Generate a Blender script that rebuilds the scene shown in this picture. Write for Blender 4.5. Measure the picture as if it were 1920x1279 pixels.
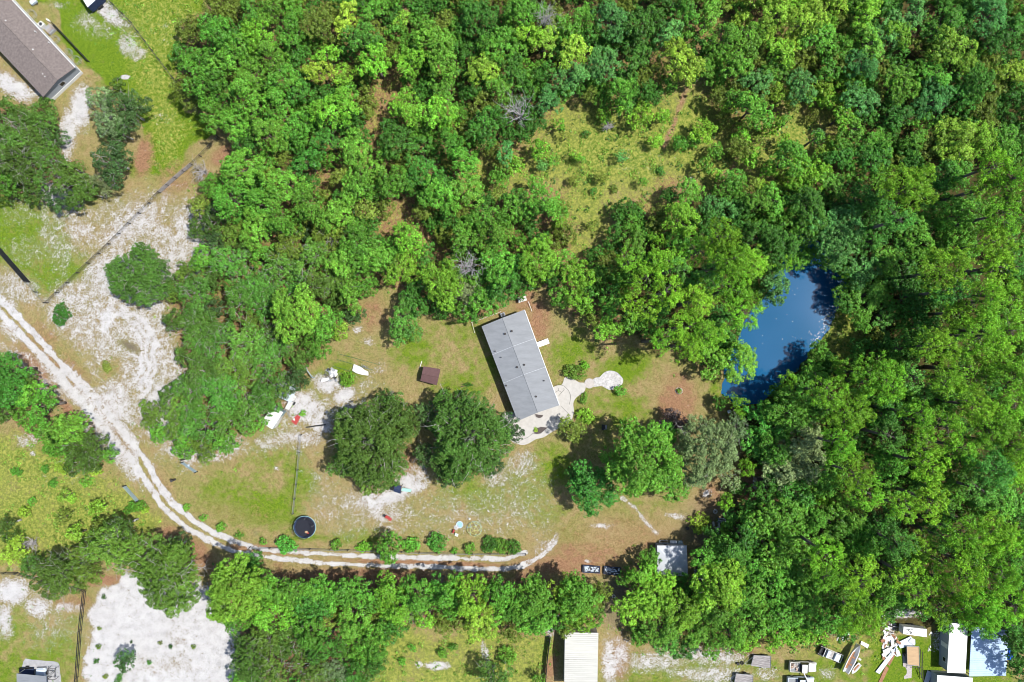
import bpy, bmesh, math, random
import numpy as np
from mathutils import Vector
D = bpy.data
for o in list(D.objects): D.objects.remove(o, do_unlink=True)
scene = bpy.context.scene
C = scene.collection
R = math.radians
# ---------------------------------------------------------------- camera, sky, sun, exposure
H = 128.0                                   # metres above the lawn, looking straight down
cam = D.objects.new('Camera', D.cameras.new('Camera')); C.objects.link(cam)
cam.location = (0, 0, H); cam.rotation_euler = (0, 0, 0)
cam.data.sensor_width = 36; cam.data.lens = 24; cam.data.clip_end = 3000; cam.data.clip_start = 1
scene.camera = cam
SUN_EL = R(61); SDX, SDY = -1.0, -0.10       # direction the shadows fall
w = D.worlds.new('World'); scene.world = w; w.use_nodes = True
nt = w.node_tree; bg = nt.nodes['Background']
sky = nt.nodes.new('ShaderNodeTexSky'); sky.sky_type = 'NISHITA'; sky.sun_disc = False
sky.sun_elevation = SUN_EL; sky.sun_rotation = math.atan2(-SDX, -SDY)
nt.links.new(sky.outputs[0], bg.inputs[0]); bg.inputs[1].default_value = 0.12
sl = D.lights.new('Sun', 'SUN'); sl.energy = 4.8; sl.angle = R(0.5); sl.color = (1.0, 0.965, 0.90)
so = D.objects.new('Sun', sl); C.objects.link(so)
_n = math.hypot(SDX, SDY)
ldir = Vector((SDX/_n*math.cos(SUN_EL), SDY/_n*math.cos(SUN_EL), -math.sin(SUN_EL)))
so.rotation_euler = ldir.to_track_quat('-Z', 'Y').to_euler(); so.location = (60, 0, 100)
scene.view_settings.view_transform = 'Standard'; scene.view_settings.look = 'None'
scene.view_settings.gamma = 1; scene.view_settings.exposure = 0.74
scene.cycles.filter_width = 0.95
scene.render.resolution_x = 1024; scene.render.resolution_y = 682

# ---------------------------------------------------------------- helpers
def at(px, py, z=0.0):
    """world point at height z that the camera sees at photo pixel px,py"""
    k = 0.1 * (1 - z / H)
    return Vector(((px - 960) * k, (639.5 - py) * k, z))
def lin(r, g, b):
    f = lambda c: ((c/255+0.055)/1.055)**2.4 if c > 10 else c/255/12.92
    return (f(r), f(g), f(b), 1)
def alb(r, g, b, k=2.0):
    c = lin(r, g, b); return (c[0]/k, c[1]/k, c[2]/k, 1)
def link(o, parent=None):
    C.objects.link(o)
    if parent is not None: o.parent = parent
    return o
def tag(o, label=None, cat=None, group=None, kind=None):
    if label: o['label'] = label
    if cat: o['category'] = cat
    if group: o['group'] = group
    if kind: o['kind'] = kind
    return o
def thing(name, label, cat, loc, group=None):
    o = D.objects.new(name, None); o.empty_display_size = 0.5
    o.location = loc; link(o); o['_o'] = list(loc)
    return tag(o, label, cat, group)
def origin(p):
    while p.parent is not None: p = p.parent
    return np.array(p.location)
def np_mesh(name, V, loops, sizes, mat, attrs=None):
    me = D.meshes.new(name)
    V = np.asarray(V, dtype=np.float32); loops = np.asarray(loops, dtype=np.int32); sizes = np.asarray(sizes, dtype=np.int32)
    me.vertices.add(len(V)); me.vertices.foreach_set('co', V.ravel())
    me.loops.add(len(loops)); me.loops.foreach_set('vertex_index', loops)
    me.polygons.add(len(sizes))
    st = np.concatenate(([0], np.cumsum(sizes)[:-1])).astype(np.int32)
    me.polygons.foreach_set('loop_start', st)
    for k, (dom, typ, arr) in (attrs or {}).items():
        a = me.attributes.new(k, typ, dom)
        a.data.foreach_set('color' if 'COLOR' in typ else 'value', np.asarray(arr, dtype=np.float32).ravel())
    me.update(calc_edges=True); me.validate()
    if mat: me.materials.append(mat)
    return me
class MB:
    def __init__(s): s.v = []; s.f = []
    def add(s, vs, fs):
        b = len(s.v); s.v += [tuple(p) for p in vs]; s.f += [[i+b for i in f] for f in fs]; return s
    def box(s, cx, cy, z0, z1, w, d, a=0.0, taper=1.0):
        ca, sa = math.cos(a), math.sin(a); P = []
        for z, k in ((z0, 1), (z1, taper)):
            for x, y in ((-1,-1),(1,-1),(1,1),(-1,1)):
                X, Y = x*w/2*k, y*d/2*k; P.append((cx+X*ca-Y*sa, cy+X*sa+Y*ca, z))
        return s.add(P, [(3,2,1,0),(4,5,6,7),(0,1,5,4),(1,2,6,5),(2,3,7,6),(3,0,4,7)])
    def prism(s, pts, z0, z1):
        a = sum(pts[i][0]*pts[(i+1)%len(pts)][1]-pts[(i+1)%len(pts)][0]*pts[i][1] for i in range(len(pts)))
        if a < 0: pts = pts[::-1]
        n = len(pts)
        zz0 = z0 if hasattr(z0, '__len__') else [z0]*n; zz1 = z1 if hasattr(z1, '__len__') else [z1]*n
        if a < 0:
            if hasattr(z0, '__len__'): zz0 = zz0[::-1]
            if hasattr(z1, '__len__'): zz1 = zz1[::-1]
        P = [(p[0],p[1],zz0[i]) for i, p in enumerate(pts)] + [(p[0],p[1],zz1[i]) for i, p in enumerate(pts)]
        return s.add(P, [list(range(n))[::-1], [n+i for i in range(n)]] + [(i,(i+1)%n,n+(i+1)%n,n+i) for i in range(n)])
    def slab(s, quad, t):
        """four 3-D corners, thickened downwards"""
        P = [tuple(p) for p in quad] + [(p[0],p[1],p[2]-t) for p in quad]
        return s.add(P, [(0,1,2,3),(7,6,5,4),(0,4,5,1),(1,5,6,2),(2,6,7,3),(3,7,4,0)])
    def tube(s, p0, p1, r0, r1=None, n=6):
        r1 = r0 if r1 is None else r1
        p0, p1 = Vector(p0), Vector(p1); d = (p1-p0)
        if d.length < 1e-6: return s
        d.normalize(); a = d.orthogonal().normalized(); b = d.cross(a); P = []
        for p, r in ((p0, r0), (p1, r1)):
            for i in range(n):
                t = 2*math.pi*i/n; P.append(tuple(p + a*math.cos(t)*r + b*math.sin(t)*r))
        return s.add(P, [(i,(i+1)%n,n+(i+1)%n,n+i) for i in range(n)] + [list(range(n))[::-1], list(range(n,2*n))])
    def path(s, pts, r, n=6, taper=1.0):
        m = len(pts)-1
        for i in range(m):
            s.tube(pts[i], pts[i+1], r*(1+(taper-1)*i/m), r*(1+(taper-1)*(i+1)/m), n)
        return s
    def cyl(s, x, y, z0, z1, r, r1=None, n=20): return s.tube((x,y,z0), (x,y,z1), r, r1, n)
    def torus(s, c, Rr, r, n=24, m=6, nz=(0,0,1)):
        c = Vector(c); q = Vector((0,0,1)).rotation_difference(Vector(nz)); P = []
        for i in range(n):
            t = 2*math.pi*i/n
            for j in range(m):
                u = 2*math.pi*j/m; v = Vector(((Rr+r*math.cos(u))*math.cos(t), (Rr+r*math.cos(u))*math.sin(t), r*math.sin(u)))
                P.append(tuple(c + q @ v))
        return s.add(P, [(i*m+j, ((i+1)%n)*m+j, ((i+1)%n)*m+(j+1)%m, i*m+(j+1)%m) for i in range(n) for j in range(m)])
    def dome(s, c, rx, ry, rz, n=14, m=5, full=False):
        P = []; F = []
        lo = -m if full else 0
        for j in range(lo, m):
            t = math.pi/2*j/m
            for i in range(n):
                u = 2*math.pi*i/n; P.append((c[0]+rx*math.cos(t)*math.cos(u), c[1]+ry*math.cos(t)*math.sin(u), c[2]+rz*math.sin(t)))
        k = m-lo; P.append((c[0],c[1],c[2]+rz))
        for j in range(k-1):
            for i in range(n): F.append((j*n+i, j*n+(i+1)%n, (j+1)*n+(i+1)%n, (j+1)*n+i))
        for i in range(n): F.append(((k-1)*n+i, (k-1)*n+(i+1)%n, len(P)-1))
        return s.add(P, F)
    def build(s, name, mat, parent=None, loc=None, bevel=0.0, smooth=False):
        o0 = origin(parent) if parent is not None else np.array(loc if loc is not None else (0,0,0))
        V = np.array(s.v) - o0
        lp = [i for f in s.f for i in f]
        me = np_mesh(name, V, lp, [len(f) for f in s.f], mat)
        me.polygons.foreach_set('use_smooth', [smooth]*len(me.polygons))
        o = D.objects.new(name, me)
        if parent is None: o.location = o0
        link(o, parent)
        if bevel:
            b = o.modifiers.new('bevel', 'BEVEL'); b.width = bevel; b.segments = 2; b.limit_method = 'ANGLE'
        return o
def single(mb, name, label, cat, mat, loc, group=None, **k):
    return tag(mb.build(name, mat, None, loc, **k), label, cat, group)

# ---------------------------------------------------------------- materials
def mat(name, col, rough=0.7, metal=0.0, var=0.15, scale=3.0, spec=0.3, var2=None, bump=0.0, stretch=None):
    col = [c*0.74 for c in col[:3]]; var2 = [c*0.74 for c in var2[:3]] if var2 else None
    m = D.materials.new(name); m.use_nodes = True; t = m.node_tree; b = t.nodes['Principled BSDF']
    b.inputs['Roughness'].default_value = rough; b.inputs['Metallic'].default_value = metal
    b.inputs['Specular IOR Level'].default_value = spec
    tc = t.nodes.new('ShaderNodeTexCoord'); n = t.nodes.new('ShaderNodeTexNoise')
    n.inputs['Scale'].default_value = scale; n.inputs['Detail'].default_value = 5; n.inputs['Roughness'].default_value = 0.65
    src = tc.outputs['Object']
    if stretch:
        mp = t.nodes.new('ShaderNodeMapping'); mp.inputs['Scale'].default_value = stretch[:3]
        if len(stretch) > 3: mp.inputs['Rotation'].default_value = (0, 0, stretch[3])
        t.links.new(src, mp.inputs[0]); src = mp.outputs[0]
    t.links.new(src, n.inputs['Vector'])
    r = t.nodes.new('ShaderNodeValToRGB'); t.links.new(n.outputs['Fac'], r.inputs[0])
    c2 = var2 or [min(1, c*(1+var)) for c in col[:3]]
    r.color_ramp.elements[0].position = 0.3; r.color_ramp.elements[1].position = 0.7
    r.color_ramp.elements[0].color = (*[c*(1-var) for c in col[:3]], 1); r.color_ramp.elements[1].color = (*c2[:3], 1)
    t.links.new(r.outputs[0], b.inputs['Base Color'])
    if bump:
        bp = t.nodes.new('ShaderNodeBump'); bp.inputs['Strength'].default_value = bump; bp.inputs['Distance'].default_value = 0.05
        t.links.new(n.outputs['Fac'], bp.inputs['Height']); t.links.new(bp.outputs[0], b.inputs['Normal'])
    return m
M = {}
M['white'] = mat('white_paint', (0.72,0.72,0.71), 0.5, var=0.14, scale=1.6)
M['offwhite'] = mat('weathered_white', (0.58,0.57,0.54), 0.7, var=0.30, scale=2.4)
M['whitemetal'] = mat('white_metal_roof', (0.50,0.495,0.455), 0.5, var=0.10, scale=0.9, stretch=(0.3,3,1))
M['grey_roof'] = mat('grey_membrane_roof', (0.205,0.218,0.236), 0.6, var=0.12, scale=0.9, stretch=(0.5,1.6,1,R(-20)))
M['lightroof'] = mat('pale_grey_metal', (0.47,0.49,0.53), 0.55, var=0.07, scale=1.2)
M['bluewhite'] = mat('pale_blue_metal', (0.53,0.60,0.69), 0.45, var=0.06, scale=1.0)
M['shadeblue'] = mat('shade_tinted_white_metal', (0.40,0.53,0.72), 0.45, var=0.08, scale=1.0)  # white metal with the blue of tree shade put into its colour
M['galv'] = mat('galvanised_steel', (0.40,0.42,0.44), 0.4, 0.4, var=0.15, scale=4)
M['steel'] = mat('dull_steel', (0.22,0.23,0.24), 0.5, 0.3, var=0.2, scale=5)
M['black'] = mat('black_plastic', (0.018,0.019,0.022), 0.55, var=0.3, scale=4)
M['navy'] = mat('dark_blue_canvas', (0.02,0.035,0.085), 0.7, var=0.25, scale=6)
M['mesh'] = mat('black_mesh', (0.012,0.014,0.024), 0.8, var=0.4, scale=8)
M['shingle'] = mat('brown_grey_shingle', (0.175,0.145,0.135), 0.9, var=0.24, scale=2.6, bump=0.3)
M['brownroof'] = mat('brown_shingle', (0.115,0.062,0.062), 0.85, var=0.2, scale=4, bump=0.3)
M['siding'] = mat('grey_siding', (0.30,0.33,0.37), 0.7, var=0.05, scale=1)
M['cream'] = mat('cream_siding', (0.52,0.50,0.44), 0.7, var=0.06, scale=1)
M['concrete'] = mat('pale_concrete', (0.45,0.43,0.40), 0.85, var=0.10, scale=1.6, bump=0.15)
M['paver'] = mat('brick_pavers', (0.44,0.405,0.38), 0.9, var=0.22, scale=6, bump=0.3)
M['cobble'] = mat('white_cobbles', (0.42,0.41,0.40), 0.85, var=0.35, scale=3.2, var2=(0.62,0.60,0.59), bump=0.6)
M['greyconc'] = mat('grey_concrete', (0.33,0.33,0.34), 0.9, var=0.2, scale=1.5)
M['mulch'] = mat('dark_mulch', (0.085,0.07,0.065), 0.95, var=0.4, scale=8, bump=0.5)
M['wood'] = mat('weathered_boards', (0.27,0.25,0.245), 0.9, var=0.65, scale=2.2, stretch=(0.5,5,1))
M['ply'] = mat('tan_plywood', (0.44,0.30,0.17), 0.8, var=0.14, scale=1.6, stretch=(0.5,3,1))
M['rust'] = mat('rusty_brown_board', (0.30,0.15,0.08), 0.85, var=0.3, scale=2.5)
M['darkwood'] = mat('dark_timber', (0.055,0.05,0.048), 0.85, var=0.35, scale=5)
M['red'] = mat('faded_red', (0.36,0.045,0.04), 0.6, var=0.2, scale=5)
M['tyre'] = mat('tyre_rubber', (0.025,0.025,0.027), 0.85, var=0.2, scale=8)
M['glass'] = mat('dark_glass', (0.02,0.025,0.03), 0.08, var=0.1, spec=0.6)
M['teal'] = mat('pale_teal_plastic', (0.28,0.48,0.45), 0.5, var=0.12, scale=5)
M['lime'] = mat('lime_bars', (0.55,0.58,0.16), 0.5, var=0.05)
M['aqua'] = mat('aqua_bars', (0.30,0.52,0.50), 0.5, var=0.05)
M['poolblue'] = mat('sky_blue_plastic', (0.27,0.47,0.66), 0.4, var=0.15, scale=4)
M['blue'] = mat('bright_blue_tarp', (0.01,0.10,0.60), 0.5, var=0.35, scale=3)
M['debris'] = mat('mixed_scrap', (0.18,0.15,0.13), 0.8, var=0.6, scale=7, var2=(0.65,0.62,0.60))
M['orange'] = mat('orange_scrap', (0.50,0.22,0.10), 0.8, var=0.4, scale=6, var2=(0.7,0.6,0.5))
M['bark'] = mat('grey_brown_bark', (0.13,0.11,0.095), 0.95, var=0.3, scale=5)
M['palebark'] = mat('pale_grey_bark', (0.36,0.345,0.32), 0.9, var=0.2, scale=6)
M['deadwood'] = mat('bleached_dead_wood', (0.36,0.34,0.34), 0.9, var=0.25, scale=6)
M['stone'] = mat('light_stone', (0.40,0.38,0.36), 0.9, var=0.25, scale=4)
M['gravel'] = mat('grey_shell_gravel', (0.40,0.36,0.35), 0.95, var=0.25, scale=6, bump=0.4)
M['greenpipe'] = mat('green_painted_pipe', (0.04,0.12,0.045), 0.6, var=0.2)
M['copper'] = mat('grey_blue_metal', (0.24,0.33,0.37), 0.45, 0.2, var=0.2)
# ---------------------------------------------------------------- ground cover map (what grows or lies where)
CEN = None
def sdist(px, py, poly):
    """signed distance in pixels, positive inside"""
    P = np.array(poly, float); Q = np.roll(P, -1, 0)
    d = np.full(px.shape, 1e9); ins = np.zeros(px.shape, bool)
    for (x0,y0),(x1,y1) in zip(P, Q):
        ex, ey = x1-x0, y1-y0; L = ex*ex+ey*ey+1e-9
        t = np.clip(((px-x0)*ex+(py-y0)*ey)/L, 0, 1)
        d = np.minimum(d, np.hypot(px-x0-t*ex, py-y0-t*ey))
        c = (y0 > py) != (y1 > py)
        with np.errstate(divide='ignore', invalid='ignore'):
            ins ^= c & (px < (ex)*(py-y0)/(ey if ey != 0 else 1e-9)+x0)
    return np.where(ins, d, -d)
def ldist(px, py, line):
    d = np.full(px.shape, 1e9)
    for (x0,y0),(x1,y1) in zip(line[:-1], line[1:]):
        ex, ey = x1-x0, y1-y0; L = ex*ex+ey*ey+1e-9
        t = np.clip(((px-x0)*ex+(py-y0)*ey)/L, 0, 1)
        d = np.minimum(d, np.hypot(px-x0-t*ex, py-y0-t*ey))
    return d
def ss(x): x = np.clip(x, 0, 1); return x*x*(3-2*x)
RUTS = [[(-60,505),(0,560),(73,636),(140,711),(200,771),(234,811),(267,855),(294,902),(320,940),(360,974),(400,998),(447,1018),(490,1030),(554,1035),(647,1042),(757,1045),(860,1047),(950,1048),(985,1037)],
        [(-60,535),(0,588),(43,631),(100,692),(143,741),(187,791),(227,845),(250,865),(277,909),(310,955),(357,994),(400,1018),(434,1032),(480,1041),(530,1048),(613,1056),(690,1060),(780,1062),(880,1066),(950,1067),(985,1058),(1012,1045),(1032,1028),(1044,1003)]]
CEN = [(-60,520),(0,574),(58,634),(120,701),(171,756),(210,791),(230,828),(258,860),(285,905),(315,948),(358,984),(400,1008),(440,1025),(485,1036),(545,1042),(630,1049),(723,1053),(820,1054),(915,1056),(965,1053),(992,1045)]
TRAILS = [[(1286,165),(1272,205),(1262,240),(1245,275)],[(1385,300),(1370,320),(1352,338)],[(1168,934),(1195,957),(1212,980),(1230,1000)],[(905,1200),(913,1240),(920,1279)]]
POND = [(1500,440),(1560,470),(1590,505),(1586,545),(1572,580),(1548,622),(1528,652),(1495,690),(1460,722),(1425,752),(1380,758),(1358,735),(1364,700),(1382,650),(1400,600),(1440,560),(1465,500)]
WOODS = [
 [(330,90),(352,55),(405,0),(405,-80),(2000,-80),(2000,1220),(1890,1195),(1700,1165),(1650,1160),(1600,1190),(1540,1215),(1330,1225),(1215,1210),(1168,1150),(1168,1075),(1230,1045),(1300,1075),(1335,1000),(1390,890),(1410,780),(1370,745),(1350,700),(1270,660),(1200,620),(1130,645),(1060,560),(1000,530),(930,580),(880,590),(800,580),(730,540),(690,520),(660,590),(640,640),(570,660),(560,735),(500,785),(420,860),(370,860),(255,790),(345,715),(310,575),(330,505),(400,470),(350,420),(370,370),(440,300),(465,265),(400,225),(335,160)],
 [(480,1065),(700,1065),(1120,1090),(1130,1170),(1040,1190),(960,1190),(880,1170),(740,1175),(700,1290),(430,1290),(440,1180),(390,1120),(400,1060)],
 [(-60,660),(30,690),(100,770),(210,850),(190,880),(110,850),(40,790),(-60,780)],
 [(-60,200),(90,190),(130,290),(180,350),(150,380),(-60,350)],
]
CLEAR = [
 [(925,345),(985,250),(1070,175),(1180,190),(1250,165),(1330,160),(1375,250),(1405,330),(1345,365),(1250,345),(1235,385),(1165,395),(1150,450),(1085,490),(1062,480),(1072,430),(1050,365),(960,365)],
 [(1385,225),(1420,240),(1470,180),(1560,180),(1590,215),(1540,300),(1480,330),(1400,345)],
 [(688,175),(735,90),(748,90),(740,200),(715,280),(680,275)],
 [(705,455),(730,360),(780,352),(800,420),(835,440),(850,470),(790,478)],
 [(1385,885),(1440,880),(1450,930),(1395,950)],
 [(800,10),(820,10),(800,50),(780,60)],
 [(1545,600),(1580,575),(1625,600),(1620,650),(1570,690),(1545,650)],
 [(585,320),(635,320),(635,350),(585,350)],
 [(680,500),(760,490),(760,560),(690,560)],
 [(862,285),(905,262),(935,300),(925,350),(895,385),(872,440),(845,432),(868,350)],
 [(1255,120),(1330,110),(1345,165),(1270,175)],
]
gx = np.concatenate((np.linspace(-700,-112,14)[:-1], np.linspace(-112,-100,8)[:-1], np.arange(-100,100.01,0.27), np.linspace(100,112,8)[1:], np.linspace(112,700,14)[1:]))
gy = np.concatenate((np.linspace(-600,-80,14)[:-1], np.linspace(-80,-68,8)[:-1], np.arange(-68,68.01,0.27), np.linspace(68,80,8)[1:], np.linspace(80,600,14)[1:]))
GX, GY = np.meshgrid(gx, gy)
PX, PY = GX*10+960, 639.5-GY*10
rngg = np.random.default_rng(5)
def vnoise(X, Y, s, seed):
    r = np.random.default_rng(seed); T = r.random((256,256))
    x, y = X/s+1000, Y/s+1000; xi, yi = np.floor(x).astype(int), np.floor(y).astype(int)
    fx, fy = x-xi, y-yi; fx = fx*fx*(3-2*fx); fy = fy*fy*(3-2*fy); xi %= 255; yi %= 255
    return (T[yi,xi]*(1-fx)+T[yi,xi+1]*fx)*(1-fy)+(T[yi+1,xi]*(1-fx)+T[yi+1,xi+1]*fx)*fy
n1 = vnoise(PX,PY,90,1); n2 = vnoise(PX,PY,35,2); n3 = vnoise(PX,PY,12,3)
wob = (n2-0.5)*34 + (n3-0.5)*16          # makes every boundary ragged
chan = {k: np.zeros(PX.shape) for k in 'SGBWDR'}
def poly(ch, pts, v, soft=18, mode='max'):
    m = ss((sdist(PX, PY, pts)+wob)/soft*0.5+0.5)*v
    if mode == 'max': chan[ch] = np.maximum(chan[ch], m)
    elif mode == 'add': chan[ch] = chan[ch]+m
    else: chan[ch] = chan[ch]*(1-m/max(v,1e-6)*v)
def blob(ch, cx, cy, rx, ry, v, ang=0, mode='max', w=0.5):
    a = R(ang); dx, dy = PX-cx, PY-cy; x = (dx*math.cos(a)+dy*math.sin(a))/rx; y = (-dx*math.sin(a)+dy*math.cos(a))/ry
    m = ss((1.45-np.hypot(x,y)+wob/max(rx,ry)*w)/1.25)*v
    if mode == 'max': chan[ch] = np.maximum(chan[ch], m)
    elif mode == 'sub': chan[ch] = chan[ch]*(1-m)
    else: chan[ch] = chan[ch]+m
# forest floor and scrub
for p in WOODS: poly('B', p, 0.85, 30)
for p in WOODS[:1]: poly('W', p, 0.42, 40)
for p in CLEAR[:2]+CLEAR[9:]: poly('B', p, 0.75, 35, 'cut'); poly('W', p, 0.85, 90)
poly('W', [(1340,60),(1600,60),(1600,330),(1380,380)], 0.55, 60)
poly('W', [(-60,790),(200,880),(290,960),(280,1010),(-60,1070)], 0.75, 20); poly('B', [(-60,790),(200,880),(290,960),(280,1010),(-60,1070)], 0.45, 20); poly('G', [(-60,790),(200,880),(290,960),(280,1010),(-60,1070)], 0.45, 20)
poly('W', [(700,1180),(1040,1190),(1010,1300),(650,1300)], 0.7, 20); poly('B', [(700,1180),(1040,1190),(1010,1300),(650,1300)], 0.35, 20)
poly('W', [(1330,1150),(1660,1180),(1640,1240),(1420,1225)], 0.5, 30)
poly('W', CLEAR[6], 0.9, 12)
# north-west lawn, vivid green
poly('G', [(110,-60),(420,-60),(350,90),(330,150),(395,250),(320,330),(255,320),(270,200),(150,140),(60,-60)], 0.95, 12)
poly('G', [(-60,360),(70,360),(150,450),(150,520),(90,560),(-60,420)], 0.75, 20)
poly('W', [(200,-60),(400,-60),(345,90),(325,160),(360,230),(330,300),(280,290),(270,190)], 0.5, 30)
# lawn of the main lot: faint green drifts
for b in [(900,680,110,60,.5,20),(1130,760,120,70,.45,0),(500,870,100,60,.4,0),(1020,900,110,60,.5,0),(1080,660,70,50,.55,0),(640,690,50,30,.6,0),(470,930,120,60,.3,10),(1000,960,160,40,.35,0),(860,640,60,60,.45,0),(1200,960,60,60,.35,0),(560,730,30,12,.6,0),(640,770,50,15,.6,-20),(520,800,40,25,.5,0),(520,860,90,20,.5,-10),(860,960,120,30,.3,0),(1340,720,20,50,.6,-20),(480,940,110,60,.75,10),(900,930,120,45,.6,0),(1030,880,70,50,.7,0),(780,660,80,40,.6,0),(860,720,70,40,.65,0),(1170,690,70,40,.7,0),(640,1010,140,14,.6,0),(640,700,60,30,.7,0),(1180,760,60,40,.6,0),(700,1000,90,16,.5,0),(560,900,60,50,.5,0),(1090,1000,60,30,.45,0)]:
    blob('G', *b[:5], ang=b[5])
poly('G', [(1420,1225),(1900,1200),(1900,1300),(1150,1300),(1150,1195)], 0.55, 30)
poly('G', [(1700,1195),(1770,1190),(1765,1290),(1640,1290),(1620,1200)], 0.95, 14)
poly('G', [(-60,1130),(150,1150),(145,1300),(-60,1300)], 0.6, 40)
# brown litter / straw drifts
for b in [(1270,760,50,70,.75,0),(1180,1010,190,60,.5,0),(1060,1060,150,30,.72,0),(1100,1040,120,40,.6,0),(350,1030,90,35,.8,30),(60,690,60,22,.9,45),(130,770,40,14,.9,48),(270,290,22,45,.95,10),(420,290,45,22,.75,-30),(700,590,40,50,.55,0),(1010,600,30,50,.8,0),(980,560,30,30,.7,0),(760,870,60,40,.5,0),(700,690,60,40,.3,0),(450,960,90,30,.35,10),(940,660,25,40,.4,0),(200,1088,60,16,.8,0),(140,1130,60,30,.5,0),(300,900,25,50,.45,-30),(1160,1230,30,60,.75,0),(1030,1250,20,60,.7,0),(330,340,60,40,.5,-40),(560,680,60,20,.5,0),(420,830,40,20,.55,0),(500,1030,120,12,.75,4),(800,1056,240,8,.8,2),(690,1075,200,14,.7,2),(1330,930,40,60,.6,0),(800,450,40,30,.8,0),(720,240,25,50,.8,0),(610,335,25,15,.9,0),(1700,930,30,15,.8,0)]:
    blob('B', *b[:5], ang=b[5])
# white sand
SAND = [(1143,1240,20,60,.78,0),(1160,1205,20,16,.6,0),(128,250,20,62,.95,5),(112,368,60,26,.8,20),(20,160,60,24,.85,30),(150,205,26,55,.95,5),(30,165,50,22,.8,35),(80,170,25,20,.7,0),(110,370,60,25,.8,30),(150,430,60,35,.55,20),(250,420,110,60,.62,-35),(350,430,60,75,.62,0),(330,480,60,40,.66,0),(200,520,50,60,.68,10),(250,640,85,95,.60,0),(265,650,55,70,.66,-20),(285,690,22,60,.85,15),(240,590,50,20,.78,20),(200,600,22,50,.85,20),(300,740,40,30,.85,0),(215,760,70,60,.72,40),(330,790,60,40,.8,35),(380,850,50,18,.7,10),(130,560,50,40,.6,0),(30,540,60,40,.55,30),(20,620,40,22,.6,40),(130,720,110,30,.72,46),(220,850,90,24,.66,50),(420,840,70,30,.55,-10),(230,1150,10,10,.7,0),
 (290,1190,130,80,1.0,0),(400,1240,60,60,.85,0),(210,1250,45,60,.85,0),(20,1110,40,30,.95,0),(70,1140,30,30,.8,0),(10,1160,20,40,.75,0),(130,1140,40,12,.6,0),(100,1180,60,50,.38,0),
 (645,740,34,20,1.0,-20),(615,722,32,26,.92,0),(575,760,44,38,.84,0),(600,790,30,30,.7,0),(560,820,60,18,.62,0),(540,720,20,12,.8,0),(560,690,20,14,.6,0),(700,720,40,15,.3,0),(670,620,14,10,.7,0),(690,640,18,12,.6,0),(510,830,40,16,.55,0),(650,760,30,20,.6,0),
 (700,950,120,40,.5,10),(735,930,44,20,.95,-20),(770,905,36,24,.82,0),(700,945,40,16,.75,10),(690,935,30,14,.7,-20),(720,965,50,20,.6,0),(780,880,30,20,.5,0),(930,900,50,30,.52,-20),(980,870,40,30,.5,0),(960,960,60,40,.38,0),(880,960,60,30,.36,0),(620,960,60,30,.38,0),(1123,986,20,9,.8,0),(1263,967,22,7,.62,10),(1020,980,30,30,.34,0),(1010,1030,45,12,.4,-35),(1325,928,12,10,.7,0),(1105,1052,10,4,.7,0),(520,880,10,8,.75,0),
 (1030,1180,14,22,.7,0),(1160,1230,26,50,.62,0),(1230,1240,80,28,.58,0),(1330,1230,90,22,.6,5),(1330,1265,100,20,.6,0),(1440,1262,30,18,.5,0),(1550,1262,20,14,.45,0),(820,1248,22,9,.85,0),(783,1246,7,6,.75,0),(910,1225,6,20,.7,-15),(50,830,30,20,.55,0),(60,850,14,10,.75,0),(45,862,12,10,.6,0),(130,880,80,60,.2,0),
 (205,25,50,18,.75,35),(190,60,40,20,.4,0),(240,80,25,25,.6,0),(165,40,30,22,.5,0),(265,100,14,8,.6,-30),(230,145,6,3,.8,0),(320,60,60,40,.18,0),(110,10,25,12,.5,0),(310,220,30,20,.3,0),(40,400,50,40,.35,0),(50,470,60,40,.35,0),(1695,1150,36,10,.75,0),(1670,1195,14,30,.55,0),(1760,1200,20,20,.5,0),(1560,1190,14,6,.4,0),(750,400,20,14,.2,0),(1300,340,16,10,.45,0),(1205,300,60,40,.16,0),(1190,265,8,6,.2,0)]
for b in SAND: blob('S', *b[:5], ang=b[5])
poly('S', [(400,1100),(455,1180),(440,1300),(380,1300),(165,1300),(170,1110),(240,1080)], 0.92, 12)
for b in [(235,1010,30,25,.6,0),(240,700,22,14,.6,20),(215,690,16,22,.65,20),(175,640,22,60,.75,-15),(140,640,16,40,.5,-35),(600,745,20,10,.5,0),(300,1250,80,20,.25,0),(330,1200,30,40,.2,0)]:
    blob('S', *b[:5], ang=b[5], mode='sub')
blob('D', 243, 649, 22, 9, .9, 30, w=.3)            # burnt / ashy patch in the sand loop
blob('D', 480, 1000, 6, 6, .3); blob('D', 215, 30, 60, 16, .35, 35)
poly('S', [(185,480),(290,400),(400,380),(420,470),(330,560),(340,640),(365,720),(300,800),(390,850),(370,880),(300,870),(200,730),(90,600),(70,560),(120,540)], .56, 26)
poly('S', [(-60,500),(60,560),(30,600),(-60,570)], .5, 16); poly('S', [(-60,600),(60,660),(240,860),(215,880),(120,760),(-60,640)], .46, 14)
poly('S', [(60,380),(150,370),(240,360),(200,440),(110,530),(60,440)], .42, 24)
poly('S', [(570,860),(720,940),(980,870),(1040,900),(1020,1010),(620,1010),(580,960)], .33, 30)
poly('S', [(590,730),(680,700),(720,680),(690,760),(620,810),(560,850),(480,850),(480,810)], .42, 24)
poly('B', [(70,600),(200,740),(260,850),(230,870),(60,690),(0,650)], .5, 14)
blob('D', 645, 776, 15, 12, .8, 0, w=.4); blob('D', 1340, 1000, 60, 60, .55); blob('D', 1330, 1080, 40, 30, .6); blob('D', 1150, 1110, 40, 30, .7); blob('D', 1150, 1150, 25, 30, .5)
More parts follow.
